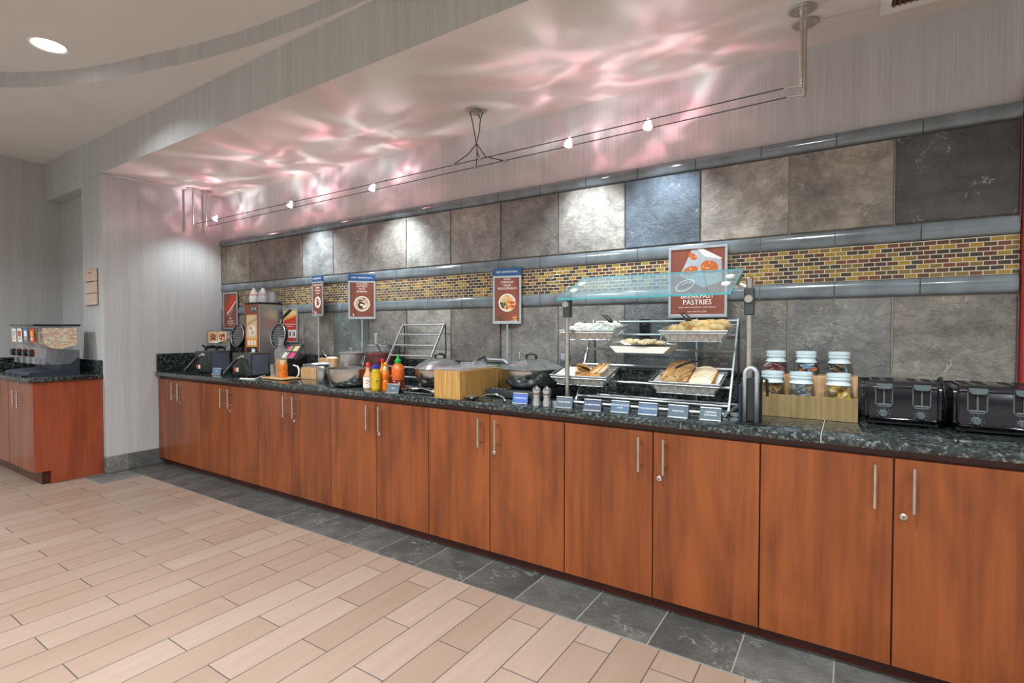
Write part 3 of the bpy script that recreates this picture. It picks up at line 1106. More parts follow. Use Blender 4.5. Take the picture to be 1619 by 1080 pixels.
# framed posters on the tiles behind the waffle station
t = thing('framed_poster', 'brown framed poster with red-white packet, on tiles near alcove corner', 'poster', (0.208, -0.032, 1.33))
w, h = 0.275, 0.39
f = B()
for a, c_, d, e in ((-w / 2, w / 2, 0, .016), (-w / 2, w / 2, h - .016, h), (-w / 2, -w / 2 + .016, .016, h - .016), (w / 2 - .016, w / 2, .016, h - .016)):
    f.box(a, c_, -0.01, 0.004, d, e, 0.001)
obj('frame', f, ALU, t)
obj('panel', B().box(-w / 2 + .01, w / 2 - .01, -0.004, 0.003, .01, h - .01), SIGNBR, t)
p = B()
p.prism([(-.11, .22), (.05, .375), (.105, .345), (.105, .30), (-.07, .165)], 'y', -0.0046, -0.0042, PRD)
p.prism([(-.075, .165), (.105, .30), (.105, .285), (-.065, .15)], 'y', -0.0047, -0.0043, PW)
p.prism([(-.03, .14), (.05, .23), (.06, .225), (-.02, .135)], 'y', -0.0047, -0.0043, PGY)
obj('packet_picture', p, PR, t, 'printed picture of a red packet', smooth=0)
L = B()
for s, z, sz in (('JUST', .115, .026), ('AS GOOD', .085, .026)):
    L.text(s, sz, (0, -0.0045, z))
L.box(-.075, .075, -.0046, -.0042, .060, .065).box(-.04, .04, -.0046, -.0042, .042, .046)
L.xf(Matrix.Rotation(0.0, 4, 'Y'))
obj('lettering', L, LET, t)

t = thing('framed_poster', 'red and yellow waffle instruction poster behind the right waffle maker', 'poster', (1.25, -0.032, 1.205))
w, h = 0.22, 0.325
f = B()
for a, c_, d, e in ((-w / 2, w / 2, 0, .012), (-w / 2, w / 2, h - .012, h), (-w / 2, -w / 2 + .012, .012, h - .012), (w / 2 - .012, w / 2, .012, h - .012)):
    f.box(a, c_, -0.01, 0.004, d, e, 0.001)
obj('frame', f, ALU, t)
obj('panel', B().box(-w / 2 + .01, w / 2 - .01, -0.004, 0.003, .01, h - .01), PR[PRD], t)
p = B()
p.prism([(-.098, .22), (.098, .27), (.098, .312), (-.098, .312)], 'y', -0.0046, -0.0042, PT)
p.prism([(-.098, .205), (.098, .252), (.098, .275), (-.098, .225)], 'y', -0.0048, -0.0044, POR)
for k in range(3):
    p.box(-.09 + k * .062, -.034 + k * .062, -0.0048, -0.0043, .045, .12, 0, PW)
    p.box(-.075 + k * .062, -.055 + k * .062, -0.005, -0.0046, .06, .10, 0, PC)
p.box(-.08, .08, -.0048, -.0043, .17, .176, 0, PW)
p.box(-.05, .05, -.0048, -.0043, .15, .155, 0, PW)
obj('waffle_picture', p, PR, t, 'printed instruction pictures', smooth=0)

# ------------------------------------------------------------------ waffle makers
BLK_S = plain('dark_enamel', '#2a312f', 0.25, var=0.15)
BLU_S = plain('brushed_dark_steel', '#59616e', 0.4, 0.15, var=0.15)


def waffle_maker(label, x0, x1, yf, yb, lid, armtop):
    """box on the counter with handle at front and an opened round iron behind"""
    xc = (x0 + x1) / 2
    t = thing('waffle_maker', label, 'waffle maker', (xc, yf, ZC), 0, 'two waffle makers at the far end')
    w = (x1 - x0) / 2
    d = yb - yf
    obj('housing', B().box(-w, w, 0, d, 0.008, 0.208, 0.008, 0, 2).box(-w + .02, -w + .05, .02, .05, 0, .01, 0, 0).box(w - .05, w - .02, .02, .05, 0, .01).box(w - .05, w - .02, d - .05, d - .02, 0, .01).box(-w + .02, -w + .05, d - .05, d - .02, 0, .01), BLK_S, t)
    obj('side_panel', B().box(w, w + .0015, .012, d - .012, .02, .196), BLU_S, t, 'bluish steel side panel')
    obj('rating_label', B().box(-w + .025, -w + .06, -.0012, 0, .04, .075, 0, 0).box(-w + .062, -w + .10, -.0012, 0, .04, .075, 0, 1), [PR[PRD], PAPER], t)
    hp = B().tube([(w * .1, 0.005, .175), (w * .1, -.025, .168), (w * .1, -.05, .155)], .0075, 10)
    hp.lathe([(0, 0.004), (.018, .004), (.018, 0), (.010, -.004)], (0, 0, 0), 14)
    hp = B().tube([(w * .1, 0.005, .175), (w * .1, -.025, .168), (w * .1, -.05, .152)], .0075, 10).box(w * .1 - .03, w * .1 + .03, -.006, 0.002, .16, .19, .003)
    obj('hinge_bracket', hp, NICKEL, t)
    obj('handle', B().tube([(w * .1, -.045, .156), (w * .1, -.08, .125), (w * .1, -.165, .035)], [.011, .0155, .0145], 14), BLACK, t)
    # opened iron
    lx, ly, lz = lid[0] - xc, lid[1] - yf, lid[2] - ZC
    R = 0.110
    k = B()
    k.lathe([(0, .030), (R * .86, .028), (R, .012), (R, -.012), (R * .93, -.016), (R * .9, -.008), (0, -.008)], (0, 0, 0), 32)
    M = Matrix.Translation((lx, ly, lz)) @ Matrix.Rotation(math.radians(84), 4, 'X')
    M2 = Matrix.Translation((lx, ly, lz)) @ Matrix.Rotation(math.radians(6), 4, 'X') @ Matrix.Scale(-1, 4, (0, 0, 1)) @ Matrix.Rotation(-PI / 2, 4, 'X')
    M = Matrix.Translation((lx, ly, lz)) @ Matrix.Rotation(math.radians(-8), 4, 'X') @ Matrix(((1, 0, 0, 0), (0, 0, 1, 0), (0, 1, 0, 0), (0, 0, 0, 1)))
    k.xf(M)
    iron = obj('waffle_iron_lid', k, [BLACKG], t, 'opened round black waffle iron')
    g = B()
    for i in range(-4, 5):
        for j in range(-5, 6):
            px, py = i * .021 + (0.0105 if j % 2 else 0), j * .0165
            if px * px + py * py < (R * .82) ** 2:
                g.box(px - .0075, px + .0075, py - .005, py + .005, -.013, -.008, .0015)
    g.lathe([(R * .93, -.017), (R * .97, -.019), (R * 1.0, -.014)], (0, 0, 0), 32)
    g.xf(M)
    obj('grid_plate', g, SATIN, iron, 'studded metal grid of the iron')
    obj('hinge_post', B().tube([(lx, ly + .045, lz + .02), (lx, ly + .05, lz - .08), (lx - .01, max(d - .01, ly + .02), .20), (lx - .01, max(d - .01, ly + .02), .006)], .012, 10), BLK_S, t)
    if armtop:
        a = B().tube([(lx + .01, ly, lz + R - .005), (lx + .012, ly + .005, lz + R + .02), (lx + .03, ly + .01, lz + R + .05)], .007, 10)
        obj('lid_arm', a, CHROME, iron)
        obj('lid_handle', B().tube([(lx + .025, ly + .008, lz + R + .042), (lx + .06, ly + .03, lz + R + .085), (lx + .10, ly + .05, lz + R + .125)], [.0095, .014, .0125], 12), BLACK, iron)
    else:
        a = B().tube([(lx - R + .005, ly - .02, lz), (lx - R - .08, ly - .03, lz - .045), (lx - R - .2, ly - .03, lz - .07), (lx - R - .36, ly - .03, lz - .07)], [.006, .010, .018, .012], 12, flat=.5)
        obj('lid_arm', a, WHITE, iron, 'pale curved lid arm')
    return t


waffle_maker('far left waffle maker with its round iron opened beside the batter machine', 0.42, 0.70, -0.50, -0.31, (0.68, -0.215, 1.266), False)
waffle_maker('waffle maker in front of the batter machine, its lid handle raised to the right', 1.09, 1.38, -0.505, -0.33, (1.35, -0.215, 1.27), True)

# topping dispenser behind the left waffle maker
t = thing('topping_dispenser', 'low steel dispenser with two food photos, tucked in the alcove corner', 'dispenser', (0.30, -0.22, ZC))
obj('body', B().box(-.22, .225, 0, .16, .0, .40, .008, 0, 2), STEEL, t)
p = B()
for cx in (-.10, .085):
    p.box(cx - .088, cx + .088, -.002, 0, .275, .392, 0, PT)
    p.ell(cx, .34, .055, .032, -.0022, PRD, 16)
    food_print(p, cx + .01, .335, .05, -.0024, [PRD, POR, PC, PG, PW], 16, int(cx * 100) + 30, 1.4)
obj('food_photo', p, PR, t, 'two printed food photos', smooth=0, fixn=False)
for cx in (-.13, .07):
    obj('spout', B().tube([(cx, 0, .235), (cx, -.05, .23), (cx, -.055, .17)], .016, 10).tube([(cx, -.05, .23), (cx - .0, -.09, .255)], .008, 8), BLACK, t)

# batter machine
t = thing('batter_machine', 'tall stainless steel pancake batter machine between the waffle irons', 'dispenser', (0.985, -0.262, ZC))
obj('housing', B().box(-.115, .115, .004, .235, 0, .655, .004), BODYST, t)
obj('top_cap', B().box(-.12, .12, -.002, .24, .655, .668, .002), BLACK, t)
obj('front_panel', B().box(-.112, .112, -.002, .004, .555, .650, 0, 0).box(-.112, -.085, -.002, .004, 0, .555).box(.09, .112, -.002, .004, 0, .555), CHERRY_R, t, 'wood-toned front frame')
obj('drip_bay', B().box(-.085, .09, .0005, .004, .0, .25), BLACK, t)
p = B()
p.box(-.085, .09, -.001, .002, .33, .55, 0, PT)
p.prism([(-.085, .44), (.09, .50), (.09, .53), (-.085, .47)], 'y', -.0014, -.001, PO)
p.ell(.01, .40, .06, .055, -.0016, PW, 18)
food_print(p, .01, .40, .055, -.0018, [POR, PPA, PT], 12, 77)
p.box(-.085, .09, -.001, .002, .25, .33, 0, POR)
for k in range(3):
    p.box(-.065 + k * .05, -.03 + k * .05, -.0016, -.001, .268, .312, 0, PW)
obj('picture_panel', p, PR, t, 'printed picture panel of pancakes', smooth=0, fixn=False)
obj('control_panel', B().box(-.01, .10, -.004, 0, .575, .635, .001, 0).lathe([(0, 0), (0, 0)], (0, 0, 0)) if False else B().box(-.01, .10, -.004, 0, .575, .635, .001), GREYP, t)
for x in (.02, .07):
    obj('button', B().sph((x, -.005, .605), (.013, .004, .013), 12, 6), ALU, t)
obj('leaflet', B().box(-.02, .035, -.006, -.004, .15, .235).xf(Matrix.Rotation(.12, 4, 'Y')), PAPER, t)
obj('nozzle_cover', B().prism([(-.05, .0), (.07, .0), (.05, .07), (-.02, .085)], 'y', -.012, -.002), GREYP, t)


def squeeze_bottle(label, x, y, z):
    t = thing('squeeze_bottle', label, 'bottle', (x, y, z), 0, 'squeeze bottles on the batter machine')
    obj('bottle_body', B().lathe([(0, 0), (.038, 0), (.041, .006), (.041, .075), (.034, .092), (.028, .097)], (0, 0, 0), 20), WHITE, t)
    obj('band', B().lathe([(.0415, .070), (.0418, .074), (.0415, .078)], (0, 0, 0), 20), PR[PRD], t)
    obj('nozzle', B().lathe([(.030, .095), (.030, .105), (.016, .122), (.011, .140), (0, .142)], (0, 0, 0), 16), WHITE, t)


squeeze_bottle('left white squeeze bottle on top of the batter machine', .925, -.20, ZC + .668)
squeeze_bottle('white squeeze bottle beside the clear cups on the batter machine', 1.01, -.16, ZC + .668)
for k, (x, y) in enumerate(((1.055, -.10), (1.055, -.195))):
    t = thing('plastic_cup_stack', ['stack of clear upside-down plastic cups, rear one on the batter machine', 'stack of clear upside-down plastic cups, front one on the batter machine'][k], 'cups', (x, y, ZC + .668), 0, 'clear cup stacks')
    for q in range(3):
        obj('cup', B().lathe([(.043, .0), (.040, .002), (.032, .082), (0, .083)], (0, 0, q * .012), 20), CLEARP, t)

# syrup board
t = thing('serving_board', 'small wooden board carrying the syrup and honey bottles', 'board', (1.73, -.45, ZC))
obj('board', B().box(-.15, .15, -.085, .085, .004, .016, .005, 0, 2), PALEW, t)
obj('foot', B().box(-.1, .14, -.07, .07, 0, .004), BLACK, t)
SY = plain('syrup_amber', '#a87412', 0.15, var=0.2)
HON = plain('honey_orange', '#d9711a', 0.2, var=0.2, scale=40)
t = thing('syrup_bottle', 'tall clear syrup bottle half full of golden syrup on the board', 'bottle', (1.705, -.43, ZC + .016))
obj('syrup', B().lathe([(0, .004), (.043, .004), (.044, .12), (.044, .15), (0, .15)], (0, 0, 0), 24), SY, t, 'golden syrup filling')
obj('bottle_glass', B().lathe([(0, 0), (.046, 0), (.049, .006), (.049, .16), (.053, .175), (.053, .205), (.046, .225), (.026, .25), (.021, .28), (.021, .315), (.026, .318), (.026, .326)], (0, 0, 0), 24), CLEARP, t)
t = thing('honey_bottle', 'short orange honey bottle with pale cap on the board', 'bottle', (1.795, -.47, ZC + .016))
obj('bottle_body', B().lathe([(0, 0), (.031, 0), (.034, .008), (.035, .045), (.031, .06), (.035, .075), (.034, .105), (.025, .122)], (0, 0, 0), 20), HON, t)
obj('cap', B().lathe([(.026, .12), (.026, .145), (0, .146)], (0, 0, 0), 20), PR[PT], t)
t = thing('steel_tumbler', 'small open steel tumbler left of the syrup bottle', 'cup', (1.615, -.44, ZC + .016))
obj('tumbler', B().lathe([(0, .002), (.030, 0), (.034, .1), (.036, .106), (.033, .106), (.030, .09), (.027, .006), (0, .006)], (0, 0, 0), 22), STEEL, t)
tag(obj('power_cord', B().tube([(1.42, -.40, ZC + .006), (1.46, -.47, ZC + .005), (1.56, -.555, ZC + .005), (1.60, -.60, ZC + .005), (1.52, -.63, ZC + .005), (1.45, -.64, ZC + .005)], .005, 8).tube([(1.80, -.352, ZC + .008), (1.825, -.35, ZC + .03), (1.828, -.348, ZC + .07), (1.81, -.345, ZC + .10), (1.75, -.345, ZC + .11)], .007, 8), WHITE), 'white power cord lying around the syrup board', 'cord')

# packet caddy
t = thing('packet_caddy', 'black slanted caddy of pink and green packets behind the honey bottle', 'caddy', (1.53, -.25, ZC))
obj('stand', B().prism([(-.01, 0), (.13, 0), (.13, .17), (.10, .18), (-.01, .12)], 'x', -.09, .10), BLACK, t)
M = Matrix.Translation((0, .0, .14)) @ Matrix.Rotation(math.radians(52), 4, 'X')
f = B()
for a, c_, d, e in ((-.10, .10, 0, .008), (-.10, .10, .152, .16), (-.10, -.092, 0, .16), (.092, .10, 0, .16), (-.004, .004, 0, .16)):
    f.box(a, c_, d, e, 0, .03)
obj('tray', f.box(-.10, .10, 0, .16, -.004, 0).xf(M), GREYP, t)
PINK = plain('packet_pink', '#e0487e', 0.5)
PGRN = plain('packet_green', '#7fae8b', 0.5)
for k in range(10):
    c_ = rnd.choice([PINK, PINK, PAPER, PGRN, PR[PT]])
    x, y = -.085 + (k % 5) * .038, .012 + (k // 5) * .075
    obj('packet', B().box(x, x + .03, y, y + .06, .002 + .004 * (k % 3), .02).xf(M), c_, t)

# small menu cards
def menu_card(label, x, y, ang, body, mat, w=.094):
    t = thing('menu_card', label, 'card', (x, y, ZC), ang, 'small blue menu cards along the counter edge')
    M = Matrix.Rotation(math.radians(-17), 4, 'X')
    obj('holder', B().box(-w / 2, w / 2, -.006, .006, 0, .008, .002).box(-w / 2, w / 2, -.005, .005, .056, .064, .002).xf(M).box(-w / 2, w / 2, .0, .045, 0, .003), SATIN, t)
    obj('back_rest', B().prism([(.004, .003), (.045, .003), (.016, .058)], 'x', w / 2 - .004, w / 2).prism([(.004, .003), (.045, .003), (.016, .058)], 'x', -w / 2, -w / 2 + .004), BLACK, t)
    obj('card', B().box(-w / 2 + .001, w / 2 - .001, -.0015, .001, .006, .058).xf(M), mat, t)
    L = B()
    for i, s in enumerate(body):
        L.text(s, .0098, (0, -.0022, .034 + (len(body) - 1) * .0065 - i * .013), squeeze=.9)
    obj('lettering', L.xf(M), LET, t)
    return t


CARDS = [
    ('blue menu card in front of the left waffle maker', .86, -.53, .35, ('WAFFLES',), CARDB),
    ('small grey-blue menu card in front of the sauce bottles', 3.235, -.645, .18, ('SALSA',), CARDG),
    ('bright blue scrambled eggs card left of the pepper mills', 4.183, -.61, .1, ('SCRAMBLED EGGS',), CARDR),
    ('english muffin card right of the pepper mills', 4.457, -.615, .06, ('ENGLISH MUFFIN',), CARDG),
    ('dark blueberry muffin card, second from left under the pastry rack', 4.622, -.625, .08, ('BLUEBERRY MUFFIN',), CARDN),
    ('blue double chocolate croissant card, third under the pastry rack', 4.760, -.605, .04, ('DOUBLE CHOCOLATE', 'SCONE'), CARDB),
    ('blue whole grain bread card under the pastry rack', 4.897, -.598, .04, ('WHOLE GRAIN BREAD',), CARDB),
    ('plain bagel card under the right bread basket', 5.040, -.598, .02, ('PLAIN BAGEL',), CARDG),
    ('cinnamon raisin bagel card, rightmost beside the arched steel stand', 5.183, -.594, .02, ('CINNAMON', 'RAISIN BAGEL'), CARDG)]
for c_ in CARDS:
    menu_card(*c_)

# ------------------------------------------------------------------ yoghurt boxes, canister, bowl, pots
def open_box(b, x0, x1, y0, y1, z0, z1, th=.012, bev=.0015):
    b.box(x0, x1, y0, y1, z0, z0 + th, bev)
    b.box(x0, x1, y0, y0 + th, z0 + th, z1, bev).box(x0, x1, y1 - th, y1, z0 + th, z1, bev)
    b.box(x0, x0 + th, y0 + th, y1 - th, z0 + th, z1, bev).box(x1 - th, x1, y0 + th, y1 - th, z0 + th, z1, bev)
    return b


t = thing('wooden_box', 'low pale wooden box with a clear lid behind the syrup board', 'box', (1.95, -.25, ZC))
obj('box', open_box(B(), -.11, .11, -.09, .09, 0, .095), PALEW, t)
obj('lid', B().box(-.10, .10, -.08, .08, .096, .125, .004), CLEARP, t)
t = thing('wooden_box', 'taller pale wooden box of granola behind the steel canister', 'box', (1.912, -.085, ZC))
obj('box', open_box(B(), -.10, .11, -.055, .06, 0, .165), PALEW, t)
gr = m_food('granola', [(0.3, '#d8cdb8'), (0.6, '#efe9dc'), (0.8, '#a9855a')], 90)
obj('granola', B().box(-.087, .097, -.042, .047, .12, .160, .01, 0, 2).sph((.01, 0, .160), (.07, .035, .018)), gr, t)
obj('spoon', B().tube([(-.03, -.01, .16), (-.07, -.02, .20), (-.10, -.02, .235)], .005, 8), STEEL, t)

t = thing('utensil_canister', 'plain steel canister left of the big mixing bowl', 'canister', (2.325, -.485, ZC))
obj('canister', B().lathe([(0, .002), (.046, 0), (.048, .004), (.048, .13), (.046, .134), (.043, .134), (.043, .01), (0, .01)], (0, 0, 0), 28), STEEL, t)
clo = plain('cloth_blue_white', '#bcc6d2', 0.8, var=0.18, scale=40, bump=.4)
b = B()
b.sph((-.02, 0, .146), (.105, .05, .012), 20, 8).sph((.03, -.01, .152), (.055, .04, .012), 16, 8)
tag(obj('folded_cloth', b.xf(Matrix.Translation((2.32, -.485, ZC))), clo), 'folded pale blue cloth lying on the steel canister', 'cloth')

t = thing('mixing_bowl', 'large shiny steel mixing bowl at the counter edge', 'bowl', (2.655, -.49, ZC))
pr = []
for k in range(13):
    a = -PI / 2 + (PI / 2) * k / 12 * 1.0
    pr.append((.085 + .085 * math.cos(a) ** 0.7 if k else .075, .002 + .126 * (1 + math.sin(a))))
outer = [(0, .0), (.078, .0)] + [(r, z) for r, z in pr[1:]]
inner = [(r - .004, z + .003) for r, z in reversed(pr[1:])]
obj('bowl', B().lathe(outer + [(.178, .130), (.178, .133), (.168, .132)] + inner + [(.07, .006), (0, .006)], (0, 0, 0), 48), STEEL, t)


def stock_pot(name, label, cat, x, y, r, h, steel):
    t = thing(name, label, cat, (x, y, ZC))
    obj('pot', B().lathe([(0, 0), (r * .96, 0), (r, .006), (r, h), (r + .004, h + .003), (r - .003, h + .003), (r - .004, .01), (0, .008)], (0, 0, 0), 40), steel, t)
    l = obj('lid', B().lathe([(r + .005, h + .004), (r + .005, h + .008), (r * .9, h + .014), (r * .4, h + .022), (0, h + .024)], (0, 0, 0), 40), steel, t)
    obj('lid_knob', B().lathe([(.008, h + .02), (.008, h + .034), (.026, h + .04), (.026, h + .046), (0, h + .049)], (0, 0, 0), 20), CHROME, l)
    return t


stock_pot('stock_pot', 'lidded cylindrical steel pot behind the mixing bowl', 'pot', 2.405, -.275, .099, .222, BODYST)

t = thing('soup_warmer', 'round soup warmer with clear sides and steel lid, behind the mixing bowl', 'soup warmer', (2.625, -.155, ZC))
obj('kettle', B().lathe([(0, 0), (.115, 0), (.12, .01), (.122, .20), (.132, .222), (.132, .232), (.125, .236)], (0, 0, 0), 40), plain('steel_red_reflection', '#a56a66', 0.22, .8, var=.1), t)  # red reflection on the steel is put into the kettle colour
obj('inner_jar', B().lathe([(.122, .235), (.124, .285), (.122, .287)], (0, 0, 0), 40), CLEARP, t)
l = obj('lid', B().lathe([(.135, .286), (.135, .294), (.12, .302), (.06, .309), (0, .311)], (0, 0, 0), 40), STEEL, t)
obj('lid_handle', B().tube([(-.06, -.02, .305), (-.06, -.02, .33), (-.02, -.0, .337), (.01, .01, .325), (.01, .01, .306)], .008, 8), CHROME, l)
obj('wall_bracket', B().tube([(-.115, -.05, .23), (-.125, -.075, .19), (-.108, -.105, .13)], .009, 8), CHROME, t)
obj('ladle_handle', B().tube([(.075, -.09, .24), (.075, -.135, .30), (.075, -.135, .33)], .006, 8).box(.062, .088, -.142, -.128, .30, .385, .003), STEEL, t, 'upright flat ladle handle')

# slanted empty wire rack
def slant_rack(root, x0, x1, zs, ftop, fbot, r=.006, flat=True):
    """rails along x on two inclined side bars; ftop/fbot = (y,z)"""
    for x in (x0, x1):
        b = B()
        b.prism([(ftop[0] - .006, ftop[1] + .008), (ftop[0] + .014, ftop[1] + .008), (fbot[0] + .020, fbot[1]), (fbot[0] - .0, fbot[1])], 'x', x - .004, x + .004)
        obj('side_bar', b, WIRE, root)
    for z in zs:
        y = ftop[0] + (fbot[0] - ftop[0]) * (ftop[1] - z) / (ftop[1] - fbot[1])
        obj('rail', B().tube([(x0, y, z), (x1, y, z)], r, 8), WIRE, root)
    for x in (x0, x1):
        lg = B()
        lg.tube([(x, ftop[0] + .012, ftop[1]), (x, ftop[0] + .02, 0.006)], .005, 8)
        lg.tube([(x, ftop[0] + .02, .006), (x, fbot[0], .006)], .006, 8)
        obj('rear_leg', lg, DSTEEL, root)


t = thing('wire_display_rack', 'empty slanted steel display rack behind the sauce bottles', 'rack', (3.005, 0, ZC))
slant_rack(t, -.21, .205, [.448, .375, .295, .220, .140, .075, .012], (-.10, .448), (-.375, .012))

# ------------------------------------------------------------------ sauce bottles
def bottle(name, label, x, y, prof, mat, cap_prof, capmat, lab=None, labmat=None, seg=20, extra=None, sy=1.0):
    t = thing(name, label, 'bottle', (x, y, ZC), 0, 'sauce bottles beside the mixing bowl')
    obj('bottle_body', B().lathe(prof, (0, 0, 0), seg, 0, 1, sy), mat, t)
    obj('cap', B().lathe(cap_prof, (0, 0, 0), seg), capmat, t)
    if lab:
        z0, z1, r = lab
        lb = B()
        n = 20
        vs = []
        for k in range(n + 1):
            a = -PI * 1.05 + PI * 1.1 * k / n
            vs.append((lb.bm.verts.new((r * math.cos(a), r * sy * math.sin(a), z0)), lb.bm.verts.new((r * math.cos(a), r * sy * math.sin(a), z1))))
        for a, c_ in zip(vs, vs[1:]):
            lb.bm.faces.new((a[0], c_[0], c_[1], a[1]))
        l = obj('label', lb, labmat, t)
        if extra:
            obj('label_print', extra(r), PR, l, smooth=0, fixn=False)
    return t


def dots(col, z, n, s, seed):
    def f(r):
        q = random.Random(seed)
        b = B()
        for _ in range(n):
            a = -PI * q.uniform(.15, .85)
            zz = z + q.uniform(-.02, .02)
            c_, s_ = math.cos(a), math.sin(a)
            rr = r + .0008
            u = s * q.uniform(.5, 1)
            tx, ty = -s_, c_
            b.quad([(rr * c_ + tx * u, rr * s_ + ty * u, zz - u), (rr * c_ - tx * u, rr * s_ - ty * u, zz - u), (rr * c_ - tx * u, rr * s_ - ty * u, zz + u * .4), (rr * c_ + tx * u, rr * s_ + ty * u, zz + u * .4)], col)
        return b
    return f


HOT = plain('hot_sauce_pale', '#c98f6a', 0.2, var=0.15)
HOTR = plain('hot_sauce_red', '#b8461d', 0.2, var=0.15)
CAPR = plain('cap_red', '#c9252b', 0.35)
MUST = plain('mustard_yellow', '#b89a1c', 0.3, var=0.12)
CAPB = plain('cap_blue', '#2d2c8c', 0.35)
CAPG = plain('cap_green', '#12963f', 0.35)
SRI = plain('chili_orange', '#d4622a', 0.25, var=0.25, scale=45)
LBW = plain('label_white', '#dcd6cb', 0.6, var=0.1, scale=90)
LBO = plain('label_orange', '#d9821f', 0.5, var=0.2, scale=60)
LBY = plain('label_yellow', '#c7a21f', 0.5, var=0.15)
HB = [(0, 0), (.030, 0), (.033, .005), (.033, .085), (.028, .102), (.016, .125), (.013, .150), (.013, .160)]
bottle('hot_sauce_bottle', 'red-capped sauce bottle with white label, leftmost beside the bowl', 2.912, -.56, HB, HOT, [(.0155, .155), (.0155, .180), (.013, .184), (0, .184)], CAPR, (.012, .085, .0335), LBW, extra=dots(PRD, .045, 5, .007, 3))
HB2 = [(r * .8, z * .88) for r, z in HB]
bottle('hot_sauce_bottle', 'small red-capped bottle with orange label behind the mustard', 2.900, -.50, HB2, HOTR, [(.0125, .136), (.0125, .158), (0, .160)], CAPR, (.012, .075, .0272), LBO, extra=dots(PRD, .04, 6, .006, 4))
bottle('hot_sauce_bottle', 'tall orange sauce bottle with red cap at the back of the group', 2.918, -.43, [(r * .9, z * 1.14) for r, z in HB], LBO, [(.0145, .178), (.0145, .205), (0, .207)], CAPR)
bottle('mustard_bottle', 'yellow mustard bottle with dark blue cap', 3.022, -.588, [(0, 0), (.029, 0), (.0315, .006), (.032, .10), (.031, .125), (.026, .145), (.025, .150)], MUST, [(.027, .148), (.027, .170), (.024, .174), (0, .174)], CAPB, (.015, .118, .0328), LBY, extra=dots(PC, .07, 4, .006, 5))
bottle('mustard_bottle', 'amber squeeze bottle between the mustard and the green-capped bottle', 2.994, -.474, [(0, 0), (.030, 0), (.032, .006), (.032, .09), (.026, .12), (.020, .135), (.020, .17), (0, .172)], plain('amber_sauce', '#b77b24', .25, var=.2), [(.012, .17), (.009, .185), (0, .186)], PR[POR], (.02, .085, .0327), LBO, extra=dots(POR, .05, 6, .009, 6))
bottle('honey_bear_bottle', 'orange faceted honey bottle beside the mustard, in front of the rack', 3.042, -.528, [(0, 0), (.028, 0), (.030, .05), (.022, .07), (.03, .09), (.024, .12), (.015, .13)], HON, [(.016, .128), (.014, .15), (0, .165)], PR[PT])
bottle('chili_sauce_bottle', 'orange chili sauce bottle with pointed green cap', 3.108, -.468, [(0, 0), (.040, 0), (.044, .006), (.045, .12), (.043, .15), (.030, .172), (.018, .182)], SRI, [(.021, .178), (.023, .182), (.023, .202), (.012, .212), (.007, .235), (.005, .245), (0, .246)], CAPG, (.02, .07, .0456), plain('label_maroon', '#7a2a24', .4, var=.3, scale=50), extra=dots(PW, .05, 5, .008, 7))

# ------------------------------------------------------------------ serving tools at the edge
t = thing('tool_rest', 'flat glass tray under the black tongs left of the bamboo box', 'tray', (3.42, -.545, ZC))
obj('tray', B().box(-.11, .12, -.06, .085, .0, .006, .003), plain('dark_glass', '#2b2f31', .1, var=.2), t)
obj('rim', B().tube([(-.11, -.06, .01), (.12, -.06, .01), (.12, .085, .014), (-.11, .085, .014)], .004, 8, closed=True), CHROME, t)
t = thing('serving_tongs', 'black and steel serving tongs lying on the tray', 'tongs', (3.40, -.60, ZC + .02))
obj('arm', B().tube([(-.13, .0, -.002), (-.05, -.005, .018), (.06, .0, .022), (.14, .01, .006)], [.016, .012, .011, .006], 10, flat=.5), STEEL, t)
obj('arm', B().tube([(-.13, .03, -.002), (-.05, .02, .016), (.06, .012, .02), (.14, .01, .006)], [.016, .012, .011, .006], 10, flat=.5), BLACK, t)
obj('end_cap', B().sph((.142, .01, .006), (.022, .014, .012)), PR[PO], t)
t = thing('serving_spoon', 'second dark serving spoon behind the tongs on the tray', 'spoon', (3.42, -.52, ZC + .016))
obj('spoon_bowl', B().sph((-.10, 0, .006), (.045, .028, .008), 16, 8), STEEL, t)
obj('spoon_handle', B().tube([(-.06, 0, .006), (.02, 0, .02), (.12, .01, .006)], [.006, .008, .009], 8, flat=.6), BLACK, t)


def chafer(label, x, y, zb, r, rim, dome, handle_rot, lidmat, group='round chafing pans'):
    """round pan with glassy dome lid; heights over the counter"""
    t = thing('chafing_dish', label, 'chafing dish', (x, y, ZC), 0, group)
    out = [(0, zb), (r * .62, zb), (r * .80, zb + (rim - zb) * .22), (r * .93, zb + (rim - zb) * .6), (r * .97, rim - .004), (r * 1.0, rim)]
    obj('pan', B().lathe(out + [(r * 1.0, rim + .003), (r * .95, rim + .002), (r * .9, zb + (rim - zb) * .6), (r * .6, zb + .004), (0, zb + .004)], (0, 0, 0), 48), STEEL, t)
    h = dome - rim
    l = obj('lid', B().lathe([(r * 1.02, rim + .002), (r * 1.03, rim + .006), (r * .98, rim + .012), (r * .82, rim + h * .42), (r * .6, rim + h * .72), (r * .35, rim + h * .93), (r * .12, rim + h), (0, rim + h)], (0, 0, 0), 48), lidmat, t)
    c_, s_ = math.cos(handle_rot), math.sin(handle_rot)
    hb = B()
    hb.tube([(-.028 * c_, -.028 * s_, dome - .004), (-.03 * c_, -.03 * s_, dome + .018), (0, 0, dome + .027), (.03 * c_, .03 * s_, dome + .02), (.034 * c_, .034 * s_, dome - .006)], .008, 10)
    obj('lid_handle', hb, BLACK, l)
    obj('steam_knob', B().tube([(-.075, -.01, dome - .012), (-.075, -.01, dome + .03)], .004, 8).lathe([(0, 0), (.014, 0), (.014, .004), (0, .005)], (-.075, -.01, dome + .03), 14), CHROME, l)
    return t


